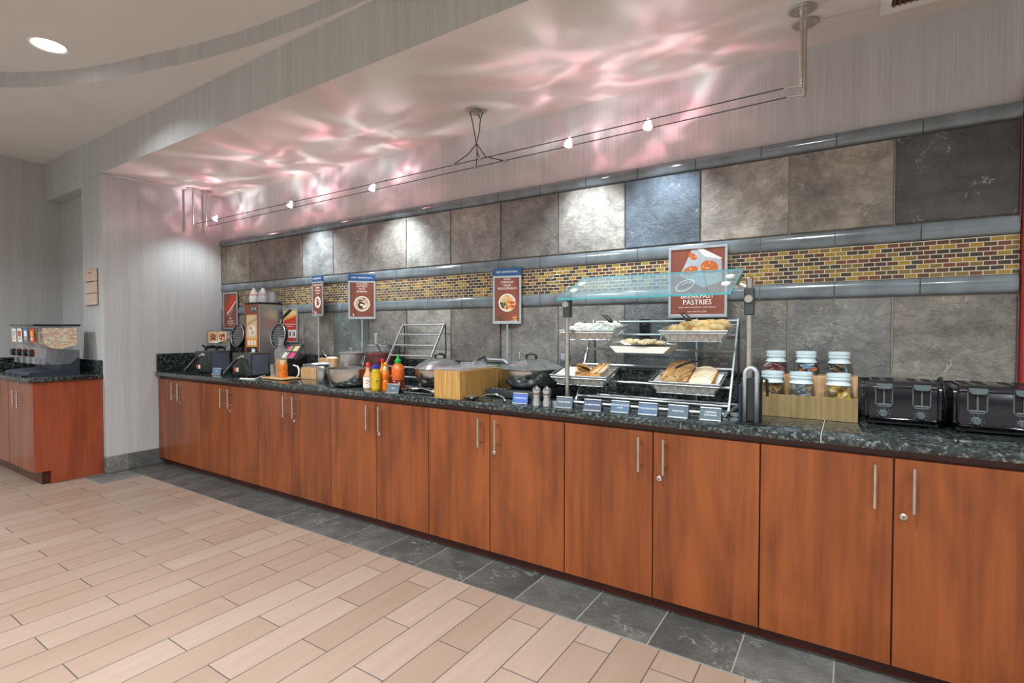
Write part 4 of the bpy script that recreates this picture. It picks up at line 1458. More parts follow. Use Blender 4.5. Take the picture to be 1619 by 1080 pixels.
RLID = plain('smoky_lid', '#b9bfc2', 0.12, 0.85, var=0.2, scale=6)
t = thing('induction_cooker', 'flat black induction cooker left of the bamboo box, under the glossy pan', 'cooker', (3.385, -.395, ZC))
obj('body', B().box(-.15, .15, -.09, .15, 0, .030, .006), BLACK, t)
chafer('round steel chafing pan with glossy lid left of the bamboo box', 3.388, -.36, .032, .172, .150, .222, .5, RLID)

# bamboo boxes with clear tubs
t = thing('bamboo_box', 'tall slatted bamboo box at the counter edge right of the glossy pan', 'box', (3.70, -.455, ZC))
obj('box', open_box(B(), -.1, .1, -.2, .2, 0, .168, .012), BAMBOO, t)
t2 = thing('food_tub', 'clear plastic food tub with lid inside the front bamboo box', 'container', (3.70, -.455, ZC + .02))
obj('tub', B().box(-.08, .08, -.175, .175, 0, .135, .008), plain('salsa_pink', '#b98f8a', .4, var=.2), t2)
l = obj('lid', B().box(-.097, .097, -.195, .195, .150, .164, .004), CLEARP, t2)
obj('lid_grip', B().box(-.04, .04, -.03, .03, .164, .19, .006), CLEARP, l)
obj('lid_grip', B().box(-.04, .04, .09, .15, .164, .188, .006), CLEARP, l)
t3 = thing('serving_spoon', 'steel spoon handle sticking up from the bamboo box', 'spoon', (3.715, -.36, ZC))
obj('spoon_handle', B().tube([(-.03, -.03, .185), (.0, 0, .245), (.02, .02, .295)], [.004, .006, .009], 10, flat=.5), CHROME, t3)
t = thing('bamboo_box', 'rear slatted bamboo box close to the wall behind the front one', 'box', (3.70, -.12, ZC))
obj('box', open_box(B(), -.1, .1, -.115, .035, 0, .168, .012), BAMBOO, t)
t = thing('tub_lid', 'dark green-edged tub cover with pale grip lying on the rear bamboo box', 'lid', (3.715, -.16, ZC + .169))
obj('cover', B().box(-.11, .12, -.073, .07, 0, .012, .005), plain('dark_green', '#2f4a40', .25, var=.2), t)
obj('grip', B().tube([(-.06, -.03, .01), (-.06, -.03, .045), (.06, -.0, .04), (.10, .0, .01)], .009, 8), ALU, t)
obj('clip', B().tube([(-.10, -.06, .01), (-.11, -.06, .04), (-.06, -.05, .06), (-.05, -.05, .02)], .008, 8), BLACK, t)

# chafer on induction plate
t = thing('induction_cooker', 'flat induction cooker beneath the domed chafing dish', 'cooker', (4.03, -.30, ZC))
obj('body', B().box(-.19, .18, -.165, .17, .006, .052, .008, 0, 2), plain('cooker_grey', '#3d4245', .3, .4), t)
obj('glass_top', B().box(-.175, .165, -.125, .16, .052, .056, .001), BLACKG, t)
obj('control_panel', B().box(-.17, -.03, -.16, -.128, .052, .0545, .001), NAVY, t)
for x in (-.15, .14):
    for y in (-.14, .14):
        obj('foot', B().lathe([(0, 0), (.012, 0), (.012, .007)], (x, y, 0), 12), BLACK, t)
for k in range(4):
    obj('button', B().lathe([(0, .0022), (.007, .0022), (.007, 0)], (-.14 + k * .028, -.144, .0545), 10), ALU, t)
chafer('large domed steel chafing dish on its cooker left of the pastry rack', 4.065, -.29, .058, .196, .172, .236, .3, RLID)

t = thing('serving_spoon', 'large steel serving spoon lying at the edge in front of the chafing dish', 'spoon', (3.92, -.615, ZC))
sp = B()
sp.lathe([(0, 0), (.02, .001), (.034, .008), (.042, .02), (.040, .021), (.032, .012), (.018, .005), (0, .004)], (0, 0, 0), 24, 0, 1.35, .8)
obj('spoon_bowl', sp.xf(Matrix.Translation((-.055, -.005, .002)) @ Matrix.Rotation(-.10, 4, 'Y')), STEEL, t)
obj('spoon_handle', B().tube([(0, -.004, .02), (.05, 0, .042), (.11, .005, .045), (.15, .01, .030), (.165, .012, .012)], [.007, .008, .010, .010, .008], 10, flat=.55), CHROME, t)


def mill(label, x, y):
    t = thing('pepper_mill', label, 'pepper mill', (x, y, ZC), 0, 'steel salt and pepper mills')
    obj('mill_body', B().lathe([(0, 0), (.023, 0), (.0245, .004), (.0225, .012), (.0225, .03), (.019, .045), (.0195, .055), (.022, .062), (.022, .066)], (0, 0, 0), 24), CHROME, t)
    obj('mill_head', B().lathe([(.019, .067), (.023, .071), (.0245, .085), (.021, .098), (.012, .105), (.005, .107), (.005, .112), (0, .113)], (0, 0, 0), 24), CHROME, t)


mill('shiny steel pepper mill, left one of the pair at the counter edge', 4.30, -.625)
mill('shiny steel pepper mill, right one of the pair beside the muffin card', 4.357, -.615)
t = thing('shot_glass', 'tiny clear ribbed glass beside the pepper mills', 'glass', (4.402, -.60, ZC))
obj('glass', B().lathe([(0, .004), (.014, 0), (.016, .004), (.017, .034), (.015, .034), (.013, .008), (0, .008)], (0, 0, 0), 12), CLEARP, t)

# ------------------------------------------------------------------ pastry rack with sneeze guard
t = thing('sneeze_guard', 'tilted clear glass sneeze guard on two posts above the pastry rack', 'sneeze guard', (4.86, -.46, ZC))
for sx, px, dy in ((-1, -.46, 0.0), (1, .462, -.005)):
    po = obj('post', B().lathe([(0, 0), (.032, 0), (.032, .006), (.015, .01), (.013, .012), (.013, .50), (0, .50)], (px, dy, 0), 18), NICKEL, t)
    obj('clamp', B().box(px - .021, px + .021, dy - .02, dy + .02, .478, .60, .004), plain('clamp_grey', '#4d5454', .35, .5), po)
    obj('clamp_knob', B().lathe([(0, -.010), (.017, -.010), (.019, -.004), (.019, 0)], (0, 0, 0), 18).xf(Matrix.Translation((px, dy - .02, .55)) @ Matrix.Rotation(-PI / 2, 4, 'X') @ Matrix.Scale(1, 4)), NICKEL, po)
    obj('post_cap', B().lathe([(.016, .60), (.016, .645), (.012, .65), (0, .65)], (px, dy, 0), 16), NICKEL, po)
    obj('bracket', B().tube([(px, dy, .60), (px - sx * .03, dy + .0, .615), (px - sx * .05, dy, .625)], .008, 8).tube([(px - sx * .045, dy - .08, .602), (px - sx * .045, dy + .05, .656)], .008, 8), NICKEL, po)
ga = math.atan2(.135, .32)
M = Matrix.Translation((0, -.19, .563)) @ Matrix.Rotation(ga, 4, 'X')
gl = obj('glass_panel', B().box(-.423, .415, 0, .347, 0, .008, .0).xf(M), [GUARD], t, 'bluish clear glass panel')
e = B()
e.box(-.424, .416, -.0012, .0006, -.0004, .0084).box(-.4245, -.4225, 0, .347, -.0004, .0084).box(.4145, .4165, 0, .347, -.0004, .0084).box(-.424, .416, .3464, .3476, -.0004, .0084)
obj('glass_edge', e.xf(M), GEDGE, gl, 'turquoise polished edge')
k = B()
for x in (-.38, .375):
    for y in (.12, .225):
        k.lathe([(0, .016), (.019, .015), (.021, .010), (.021, .008)], (x, y, 0), 18)
for x in (-.38, .375):
    for y in (.12, .225):
        pk = B().lathe([(0, .016), (.019, .015), (.021, .010), (.021, .0082)], (x, y, 0), 18)
        obj('glass_pad', pk.xf(M), WHITE, gl)
r_ = B()
ri = [(.195 + .036 * math.cos(2 * PI * q / 36), .125 + .085 * math.sin(2 * PI * q / 36), .0088) for q in range(36)]
r_.tube(ri, .0014, 6, closed=True)
r_.tube([(.178, .13, .0088), (.190, .17, .0088), (.202, .15, .0088), (.212, .175, .0088)], .0014, 6)
obj('ring_emblem', r_.xf(M), plain('emblem_white', '#dfe9ea', .6), gl, 'round pale emblem')  # pale ring drawn on the glass, stretched along its slope

t = thing('pastry_rack', 'slanted steel pastry rack holding the bread baskets', 'rack', (4.82, 0, ZC))
slant_rack(t, -.41, .40, [.458, .383, .300, .213, .125, .040], (-.125, .462), (-.375, .010), .0065)
obj('foot_rail', B().tube([(-.41, -.43, .012), (.40, -.43, .012)], .008, 8).tube([(-.41, -.07, .012), (.40, -.07, .012)], .008, 8).tube([(-.41, -.43, .012), (-.41, -.07, .012)], .008, 8).tube([(.40, -.46, .012), (.40, -.07, .012)], .010, 8), WIRE, t)


def basket(label, x0, x1, yf, yb, zf, zb, dep=.052, hooks=True):
    """wire basket sloping to the front; absolute coordinates"""
    t = thing('wire_basket', label, 'basket', ((x0 + x1) / 2, (yf + yb) / 2, (zf + zb) / 2), 0, 'wire bread baskets on the rack')
    ox, oy, oz = (x0 + x1) / 2, (yf + yb) / 2, (zf + zb) / 2
    hw, hd, sl = (x1 - x0) / 2, (yb - yf) / 2, (zb - zf) / 2

    def P(u, v, dz, ins=0.0):
        return (u * (hw - ins), v * (hd - ins), v * sl + dz)
    rim = B().tube([P(-1, -1, 0), P(1, -1, 0), P(1, 1, 0), P(-1, 1, 0)], .0042, 8, closed=True)
    rim.tube([P(-1, -1, -.012, .003), P(1, -1, -.012, .003), P(1, 1, -.012, .003), P(-1, 1, -.012, .003)], .003, 6, closed=True)
    obj('rim', rim, WIRE, t)
    w = B()
    ins = .03
    w.tube([P(-1, -1, -dep, ins), P(1, -1, -dep, ins), P(1, 1, -dep, ins), P(-1, 1, -dep, ins)], .0022, 6, closed=True)
    n = 7
    for i in range(n):
        u = -1 + 2 * (i + .0) / n
        for v in (-1, 1):
            u2, u3 = u + 1 / n, u + 2 / n
            w.tube([P(u, v, -.010, .002), P(u2, v, -dep, ins)], .0017, 5)
            w.tube([P(u2, v, -dep, ins), P(u3, v, -.010, .002)], .0017, 5)
    for i in range(5):
        v = -1 + 2 * i / 5
        for u in (-1, 1):
            w.tube([P(u, v, -.010, .002), P(u, v + .2, -dep, ins)], .0017, 5)
            w.tube([P(u, v + .2, -dep, ins), P(u, v + .4, -.010, .002)], .0017, 5)
    for i in range(1, 8):
        u = -1 + 2 * i / 8
        w.tube([P(u, -1, -dep, ins), P(u, 1, -dep, ins)], .0017, 5)
    obj('wire_mesh', w, WIRE, t)
    if hooks:
        h = B()
        for u in (-.35, .55):
            h.tube([P(u, 1, 0), (u * hw, hd + .012, sl + .022), (u * hw, hd + .03, sl + .02)], .0045, 8)
        obj('hooks', h, NICKEL, t)
    # paper liner
    l = B()
    q = .96
    a = [P(-q, -q, -.006, .006), P(q, -q, -.006, .006), P(q, q, -.004, .006), P(-q, q, -.004, .006)]
    c_ = [P(-1, -1, -dep + .004, ins + .004), P(1, -1, -dep + .004, ins + .004), P(1, 1, -dep + .004, ins + .004), P(-1, 1, -dep + .004, ins + .004)]
    va = [l.bm.verts.new(p) for p in a]
    vc = [l.bm.verts.new(p) for p in c_]
    l.bm.faces.new(vc)
    for k in range(4):
        l.bm.faces.new((va[k], va[(k + 1) % 4], vc[(k + 1) % 4], vc[k]))
    obj('paper_liner', l, PAPER, t, 'white paper liner', smooth=0)
    return (ox, oy, oz, hw, hd, sl, dep)


BK = {}
BK['tl'] = basket('upper left wire basket with wrapped muffins', 4.335, 4.655, -.43, -.205, 1.322, 1.352)
BK['tr'] = basket('upper right wire basket of golden pastries', 4.900, 5.222, -.43, -.205, 1.319, 1.350)
BK['bl'] = basket('lower left wire basket of english muffins', 4.285, 4.625, -.45, -.265, 1.070, 1.112)
BK['br'] = basket('lower right wire basket of sliced bread', 4.855, 5.195, -.45, -.265, 1.064, 1.108, .056)

CRUST = m_food('crust_brown', [(.3, '#8a5a2c'), (.5, '#b98346'), (.7, '#d3a569')], 40)
CRUMB = m_food('crumb_cream', [(.3, '#e2cfa9'), (.6, '#f0e4c9')], 110, .8)
PASTRY = m_food('pastry_gold', [(.3, '#b9813f'), (.5, '#dcae6d'), (.7, '#f0d29c')], 28, .55)
GRAINC = m_food('seeded_bread', [(.34, '#4e3218'), (.46, '#8f6a3c'), (.58, '#c9a874'), (.70, '#6d4a27')], 130, .8)
MUFF = m_food('muffin_dark', [(.3, '#6a3d22'), (.5, '#93613a'), (.7, '#b98a5a')], 50)
SUGAR = m_food('powder_white', [(.34, '#8c7a66'), (.45, '#dcd6cb'), (.6, '#f1eee8')], 70)
CREAM = m_food('english_muffin', [(.3, '#c5a36b'), (.5, '#e6d3ae'), (.7, '#f3ead6')], 60)
COOKIE = m_food('cookie', [(.3, '#a9814f'), (.5, '#d8bc90'), (.7, '#efe2c6')], 75)


def inb(k, u, v, dz):
    ox, oy, oz, hw, hd, sl, dep = BK[k]
    return (ox + u * (hw - .05), oy + v * (hd - .045), oz + v * sl + dz)


# wrapped muffins (upper left): eight domes in paper cases
q = random.Random(5)
n = 0
for j in range(2):
    for i in range(5):
        x, y, z = inb('tl', -1 + i * .5, -.65 + j * 1.3, -.046)
        t = thing('muffin', 'white-dusted muffin in the upper left basket, ' + ['front row', 'back row'][j], 'muffin', (x, y, z), 0, 'muffins in the upper left basket, ' + ['front row', 'back row'][j])
        obj('paper_case', B().lathe([(0, 0), (.024, 0), (.031, .040), (.029, .040)], (0, 0, 0), 14), MUFF, t)
        obj('muffin_top', B().sph((0, 0, .046), (.035, .035, .020 + q.uniform(-.003, .003)), 14, 8), SUGAR, t)
# pastries (upper right)
for i, (u, v, L, rz, dz, lb) in enumerate(((-.75, -.3, .062, .2, -.010, 'round golden bun at the left of the upper right basket'), (-.25, .2, .075, -.3, .006, 'largest golden bun in the upper right basket, second from left'), (.22, -.4, .065, .1, -.018, 'pale pastry lying front centre in the upper right basket'),
                                        (.42, .5, .072, .5, .002, 'golden pastry at the back of the upper right basket'), (.75, 0, .070, -.2, -.004, 'golden pastry at the right end of the upper right basket'), (.9, .7, .052, .3, .0, 'small pastry in the rear right corner of the upper right basket'))):
    x, y, z = inb('tr', u, v, dz)
    b = B().sph((0, 0, 0), (L, L * .72, .034), 18, 10)
    for vv in b.bm.verts:
        vv.co.z += .002 * math.sin(vv.co.x * 90) * (1 if vv.co.z > 0 else 0)
    o = tag(obj('pastry_bun', b, PASTRY, smooth=80), lb, 'pastry', 'golden pastries in the upper right basket')
    o.location = (x, y, z)
    o.rotation_euler = (0, 0, rz)
# english muffins (lower left)
for i, (u, v, dz, tilt, lb) in enumerate(((-.15, .35, .004, .5, 'tilted english muffin standing highest in the lower left basket, left group'), (-.05, -.2, -.012, .2, 'english muffin in the middle of the lower left basket'), (.55, .45, .004, -.45, 'tilted english muffin at the right of the lower left basket'),
                                          (.85, .5, .006, -.6, 'rightmost english muffin in the lower left basket'), (.45, -.3, -.016, .1, 'flat english muffin at the front of the lower left basket'))):
    x, y, z = inb('bl', u, v, dz)
    t = thing('english_muffin', lb, 'muffin', (x, y, z), 0, 'english muffins in the lower left basket')
    M2 = Matrix.Rotation(tilt, 4, 'Y') @ Matrix.Rotation(.3, 4, 'X')
    obj('crumb', B().lathe([(0, -.010), (.040, -.010), (.045, -.004), (.045, .004), (.040, .010), (0, .010)], (0, 0, 0), 20).xf(M2), CREAM, t)
    obj('crust', B().lathe([(.043, .008), (.038, .014), (0, .016)], (0, 0, 0), 20).xf(M2), CRUST, t)


# bread slices (lower right): two sliced loaves leaning
def slice_profile(w, h):
    P = []
    for a in range(0, 181, 15):
        P.append((w * .5 * math.cos(math.radians(a)) * 1.06, h * .62 + h * .38 * math.sin(math.radians(a))))
    P += [(-w * .46, h * .5), (-w * .44, 0.0), (w * .44, 0.0), (w * .46, h * .5)]
    return P


def bread_slice(label, x, y, z, rz, lean, w, h, crumb, crust, th=.013, group=None):
    t = thing('bread_slice', label, 'bread slice', (x, y, z), rz, group)
    M2 = Matrix.Rotation(lean, 4, 'X')
    pr = slice_profile(w, h)
    obj('crust', B().prism(pr, 'y', -th / 2, th / 2).xf(M2), crust, t)
    ins = [(px * .92, pz * .94 + h * .025) for px, pz in pr]
    obj('crumb', B().prism(ins, 'y', -th / 2 - .0008, -th / 2 + .0002).prism(ins, 'y', th / 2 - .0002, th / 2 + .0008).xf(M2), crumb, t)


for i in range(8):
    u = -.62 + .02 * i
    x, y, z = inb('br', u, -.95 + i * .24, -.050)
    lb = 'seeded brown bread slice, ' + ('frontmost of the left loaf' if i == 0 else 'rearmost of the left loaf' if i == 7 else 'inside the left loaf between its end slices')
    bread_slice(lb, x + .012, y, z + .012 * i * .3, .12, -.55, .125, .10, GRAINC, CRUST, group='seeded slices of the left loaf')
for i in range(6):
    x, y, z = inb('br', .50 + .02 * i, -.85 + i * .28, -.050)
    lb = 'white toast slice, ' + ('frontmost of the right loaf' if i == 0 else 'rearmost of the right loaf' if i == 5 else 'inside the right loaf between its end slices')
    bread_slice(lb, x, y, z + .003 * i, -.08, -.62, .112, .092, CRUMB, CRUST, group='white slices of the right loaf')


def small_tongs(label, x, y, z, rz, tilt):
    t = thing('food_tongs', label, 'tongs', (x, y, z), rz, 'small black food tongs in the baskets')
    M2 = Matrix.Rotation(tilt, 4, 'Y')
    for s in (-1, 1):
        obj('arm', B().tube([(-.075, s * .002, .0), (-.03, s * .010, .006), (.03, s * .012, .004), (.07, s * .006, -.006)], [.007, .006, .006, .009], 8, flat=.5).xf(M2), BLACK, t)


small_tongs('black food tongs lying across the upper left basket', 4.575, -.335, 1.392, -.8, .25)
small_tongs('black food tongs standing among the upper right pastries', 5.005, -.36, 1.395, -1.0, .25)
small_tongs('black food tongs on the loaves of the lower right basket', 5.035, -.39, 1.155, .9, -.25)
small_tongs('black food tongs in the lower left basket beside the muffins', 4.455, -.40, 1.115, 1.3, .2)

# cookie plate hanging from the middle rail
t = thing('serving_plate', 'white plate of cookies lined with paper in the middle of the rack', 'plate', (4.795, -.345, 1.205))
obj('plate', B().prism([(-.125, .0), (.125, .0), (.155, .028), (.160, .034), (-.160, .034), (-.155, .028)], 'y', -.085, .085), plain('melamine', '#d9d8cf', .35, var=.03), t)
pp = B()
q = random.Random(9)
ring = []
for k in range(24):
    a = 2 * PI * k / 24
    ring.append((.165 * math.cos(a) * (1 + q.uniform(-.08, .1)) * (1.05 if abs(math.cos(a)) > .7 else 1), .10 * math.sin(a) * (1 + q.uniform(-.1, .1)), .045 + q.uniform(-.006, .016)))
c0 = pp.bm.verts.new((0, 0, .036))
rv = [pp.bm.verts.new(p) for p in ring]
for k in range(24):
    pp.bm.faces.new((c0, rv[k], rv[(k + 1) % 24]))
obj('paper_liner', pp, PAPER, t, 'crumpled white paper liner', smooth=0)
obj('hanger', B().tube([(.05, .08, .03), (.055, .12, .085), (.055, .14, .09)], .004, 8).tube([(.14, .08, .03), (.145, .12, .085), (.145, .14, .09)], .004, 8), NICKEL, t)
for i in range(9):
    x, y = -.09 + (i % 5) * .047, -.03 + (i // 5) * .05
    o = tag(obj('cookie', B().sph((0, 0, 0), (.030, .028, .013), 14, 8), COOKIE), 'pale cookie on the paper-lined plate in the rack', 'cookie', 'cookies on the middle plate')
    o.location = (4.795 + x, -.345 + y, 1.205 + .052 + .006 * (i % 2))
    o.rotation_euler = (q.uniform(-.3, .3), q.uniform(-.3, .3), q.random())

# wall outlets behind the rack
def outlet(label, x, z, plug):
    t = thing('wall_outlet', label, 'outlet', (x, -.024, z))
    obj('cover_plate', B().box(-.032, .032, -.006, .002, -.055, .055, .003), BLACK if not plug else ALU, t)
    if plug:
        obj('plug', B().box(-.02, .022, -.045, -.006, -.03, .02, .006), GREYP, t)
        obj('plug_cord', B().tube([(0, -.03, -.03), (-.04, -.035, -.06), (-.07, -.02, -.12)], .006, 8), BLACK, t)
    else:
        obj('socket', B().box(-.014, .014, -.0075, -.005, .012, .036, .002).box(-.014, .014, -.0075, -.005, -.036, -.012, .002), BLACKG, t)


outlet('dark wall outlet on the slate above the cookie plate', 4.69, 1.335, False)
outlet('outlet with grey plug on the slate behind the left guard post', 4.165, 1.115, True)

# arched steel stand
t = thing('arched_stand', 'arched steel stand with black core at the right of the pastry rack', 'stand', (5.344, -.548, ZC))
obj('base_plate', B().box(-.055, .07, -.05, .05, 0, .007, .002), BLACK, t)
arch = [(-.024, 0, .006), (-.024, 0, .215)] + [(-.024 * math.cos(a), 0, .215 + .03 * math.sin(a)) for a in (PI * k / 8 for k in range(1, 8))] + [(.024, 0, .215), (.024, 0, .006)]
b = B()
pv = []
for x, y, z in arch:
    pv.append([b.bm.verts.new((x * s, yy, z if s == 1.0 else min(z, .24) if z > .2 else z)) for s, yy in ((1.0, -.02), (1.0, .02))])
for a, c_ in zip(pv, pv[1:]):
    b.bm.faces.new((a[0], c_[0], c_[1], a[1]))
o = obj('steel_arch', b, ALU, t, 'pale brushed steel arch', smooth=40)
m_ = o.modifiers.new('thick', 'SOLIDIFY')
m_.thickness = .014
m_.offset = 0
obj('core', B().box(-.016, .016, -.012, .012, .007, .20, .004), BLACKG, t, 'glossy black core')
obj('side_tube', B().tube([(.036, .03, .007), (.036, .03, .17), (.042, .03, .20), (.06, .03, .19), (.062, .03, .12)], .006, 8), BLACK, t)
obj('front_wing', B().box(-.046, -.036, -.03, .03, .007, .17, .002), plain('wing_blue', '#27364d', .2, .4), t)
t = thing('clear_knob_stand', 'small clear plastic foot beside the arched stand', 'foot', (5.275, -.515, ZC))
obj('foot', B().lathe([(0, 0), (.022, 0), (.022, .006), (.01, .012), (.01, .02), (.02, .024), (.02, .034), (0, .036)], (0, 0, 0), 16), CLEARP, t)

# ------------------------------------------------------------------ condiment crate with jars
t = thing('wooden_crate', 'stepped wooden crate holding six condiment jars beside the toasters', 'crate', (5.54, -.17, ZC))
b = B()
b.box(-.2, .2, -.12, -.108, 0, .105, .0015)
b.box(-.2, .2, -.108, .12, 0, .012)
b.box(-.2, -.188, -.108, .0, .012, .105).box(.188, .2, -.108, .0, .012, .105)
obj('front_tray', b, OLIVEW, t)
b = B()
b.box(-.2, .2, .0, .012, .012, .192, .0015).box(-.2, .2, .108, .12, .012, .192, .0015).box(-.2, -.188, .012, .108, .012, .192).box(.188, .2, .012, .108, .012, .192)
b.box(-.188, .188, .012, .108, .09, .10)
obj('rear_tray', b, PALEW, t)


def jar(label, x, y, z, w, h, fill, tilt=0.0):
    t = thing('condiment_jar', label, 'jar', (x, y, z), 0, 'square clear condiment jars in the crate')
    M2 = Matrix.Rotation(tilt, 4, 'Y')
    r = w / 2
    b = B().box(-r, r, -r, r, 0, h * .74, .012, 0, 2)
    obj('jar_glass', b.xf(M2), GLASS, t)
    nb = B().lathe([(r * .95, h * .74), (r * .80, h * .80), (r * .80, h * .84), (r * .90, h * .86), (r * .90, h * .90), (r * .82, h * .91), (r * .90, h * .93), (r * .90, h), (r * .84, h), (r * .78, h * .80)], (0, 0, 0), 28)
    obj('jar_neck', nb.xf(M2), plain('jar_rim', '#cfe0e4', .15, var=.05), t)
    return t


# contents: packets and portion tubs, each its own thing
TUBG = plain('portion_tub', '#8e9aa0', .3, .3, var=.1)
TUBY = plain('butter_gold', '#d2a51f', .35, var=.1)
SUGB = plain('raw_sugar_packet', '#8a6a3c', .6, var=.25, scale=40)
TEAR = plain('tea_packet_red', '#b86a72', .5, var=.2)
TEAB = plain('tea_packet_blue', '#9fb7c6', .5, var=.15)
JARS = []
JW = .108
front = [(-.148, 'sugar', 'brown sugar packets', 0.05), (-.025, 'creamer', 'grey creamer tubs', -.03), (.125, 'butter', 'yellow butter tubs', 0)]
back = [(-.145, 'tea', 'pink sweetener packets', 0), (-.012, 'jam', 'blue and orange jam tubs', 0), (.125, 'bar', 'brown tea packets', 0)]
q = random.Random(21)
for row, items, yy, zz in ((0, front, -.054, .013), (1, back, .06, .101)):
    for cx, kind, words, tl in items:
        x, y, z = 5.54 + cx, -.17 + yy, ZC + zz
        h = .198 if row == 0 else .205
        jar(('front row' if row == 0 else 'back row') + ' square jar of ' + words + ' in the crate', x, y, z, JW if row == 0 else .10, h, kind)
        n = 24
        for i in range(n):
            px, py = q.uniform(-.029, .029), -.031 + .062 * q.random() ** 1.6
            pz = .016 + i * (.128 / n)
            M2 = Matrix.Translation((x + px, y + py, z + pz + .006)) @ Matrix.Rotation(q.uniform(-.8, .8), 4, 'X') @ Matrix.Rotation(q.uniform(-.8, .8), 4, 'Y') @ Matrix.Rotation(q.uniform(0, 3), 4, 'Z')
            gname = words + (' in the front jars' if row == 0 else ' in the rear jars')
            if kind in ('sugar', 'tea', 'bar'):
                mt = {'sugar': SUGB, 'tea': q.choice([TEAR, TEAR, PAPER]), 'bar': q.choice([SUGB, PR[PC], TEAB])}[kind]
                o = obj('condiment_packet', B().box(-.024, .024, -.014, .014, -.0025, .0025, .001).xf(M2), mt)
                tag(o, {'sugar': 'brown sugar packet in the left front jar', 'tea': 'sweetener packet in the left rear jar', 'bar': 'tea packet in the right rear jar'}[kind], 'packet', gname)
            else:
                mt = {'creamer': TUBG, 'butter': TUBY, 'jam': TEAB}[kind]
                tb = thing('portion_tub', {'creamer': 'grey creamer tub in the middle front jar', 'butter': 'yellow butter tub in the right front jar', 'jam': 'jam tub in the middle rear jar'}[kind], 'tub', (0, 0, 0), 0, gname)
                tb.matrix_world = M2
                obj('cup', B().lathe([(0, -.008), (.013, -.008), (.018, .006)], (0, 0, 0), 14), mt if kind != 'butter' else PR[PT], tb)
                obj('foil_lid', B().lathe([(.020, .006), (.020, .0075), (0, .008)], (0, 0, 0), 14), {'creamer': ALU, 'butter': TUBY, 'jam': q.choice([PR[PPA], TEAB, ALU])}[kind], tb)

# ------------------------------------------------------------------ toasters
TOAST = plain('toaster_black', '#0d0c14', 0.16, 0.0, var=0.2, Coat_Weight=0.3, Coat_Roughness=0.06)


def toaster(label, x0, x1, yf, yb):
    xc = (x0 + x1) / 2
    t = thing('toaster', label, 'toaster', (xc, yf, ZC), 0, 'black four-slot toasters')
    w, d = (x1 - x0) / 2, yb - yf
    b = B()
    P = [(0.012, .018), (0.0, .03), (-.0, .165), (.012, .186), (.03, .192), (d - .03, .192), (d - .01, .18), (d, .16), (d, .02)]
    b.prism(P, 'x', -w, w)
    es = [e for e in b.bm.edges if abs(e.verts[0].co.x - e.verts[1].co.x) < 1e-6]
    bmesh.ops.bevel(b.bm, geom=es, offset=.016, segments=3, affect='EDGES', clamp_overlap=True)
    body = obj('housing', b, TOAST, t)
    # raised front face frame
    fr_ = B()
    P2 = [(-w + .022, .034), (w - .022, .034), (w - .012, .05), (w - .012, .168), (-w + .012, .168), (-w + .012, .05)]
    fr_.tube([(x, -.002, z) for x, z in P2], .0035, 8, closed=True)
    obj('front_trim', fr_, BLACKG, t)
    obj('base', B().box(-w + .01, w - .01, .02, d - .01, .008, .02), BLACK, t)
    for sx in (-1, 1):
        cx = sx * w * .49
        sl = B()
        sl.box(cx - .027, cx + .027, -.0015, .002, .085, .165, .0)
        o = obj('lever_slot', sl, plain('slot_black', '#050506', .5), t)
        rim = B()
        rr = [(cx - .029, .168), (cx - .029, .095), (cx - .020, .084), (cx + .020, .084), (cx + .029, .095), (cx + .029, .168)]
        rim.tube([(x, -.002, z) for x, z in rr], .0028, 8)
        rim.tube([(cx - .022, -.003, .092), (cx + .022, -.003, .092)], .004, 8)
        obj('slot_rim', rim, GREYP, o)
        obj('lever_stem', B().box(cx - .003, cx + .003, -.006, .0, .095, .165), GREYP, o)
        lv = B().prism([(cx - .028, .182), (cx - .027, .168), (cx - .018, .160), (cx + .018, .160), (cx + .027, .168), (cx + .028, .182)], 'y', -.022, .0)
        obj('lever', lv, plain('lever_grey', '#566163', .4), t)
        k = B().lathe([(0, .016), (.011, .016), (.0125, .013), (.0145, .002), (.017, 0)], (0, 0, 0), 20)
        k.box(-.0018, .0018, -.011, .011, .015, .019, .0)
        k.xf(Matrix.Translation((cx - .002, 0.0, .052)) @ Matrix.Rotation(PI / 2, 4, 'X'))
        obj('dial', k, GREYP, t)
        for a in range(-4, 5):
            pass
        dk = B()
        for a in range(9):
            an = math.radians(-60 + a * 37.5)
            dk.box(-.0009, .0009, -.001, .0005, .0, .0018).xf(Matrix.Identity(4), 0) if False else dk.sph((cx - .002 + .0225 * math.sin(an), .0, .052 + .0225 * math.cos(an)), .0011, 6, 4)
        obj('dial_marks', dk, ALU, t)
    for sx in (-1, 1):
        for j in range(2):
            cx = sx * w * .49 + (j - .5) * .05
            obj('bread_slot', B().box(cx - .014, cx + .014, .05, d - .05, .1915, .1928), plain('slot_dark', '#070708', .6), t)
    for x in (-w + .03, w - .03):
        for y in (.035, d - .03):
            obj('foot', B().lathe([(0, 0), (.011, 0), (.012, .009)], (x, y, 0), 12), BLACK, t)
    return t


toaster('glossy black toaster beside the jar crate, left one of two', 5.765, 6.025, -.30, -.055)
toaster('glossy black toaster at the right picture edge', 6.058, 6.33, -.335, -.06)
tag(obj('power_cord', B().tube([(6.040, -.06, ZC + .19), (6.040, -.12, ZC + .20), (6.042, -.20, ZC + .17), (6.046, -.235, ZC + .10), (6.04, -.22, ZC + .03), (6.04, -.12, ZC + .007)], .007, 8), BLACK), 'black looped cord hanging between the two toasters', 'cord')

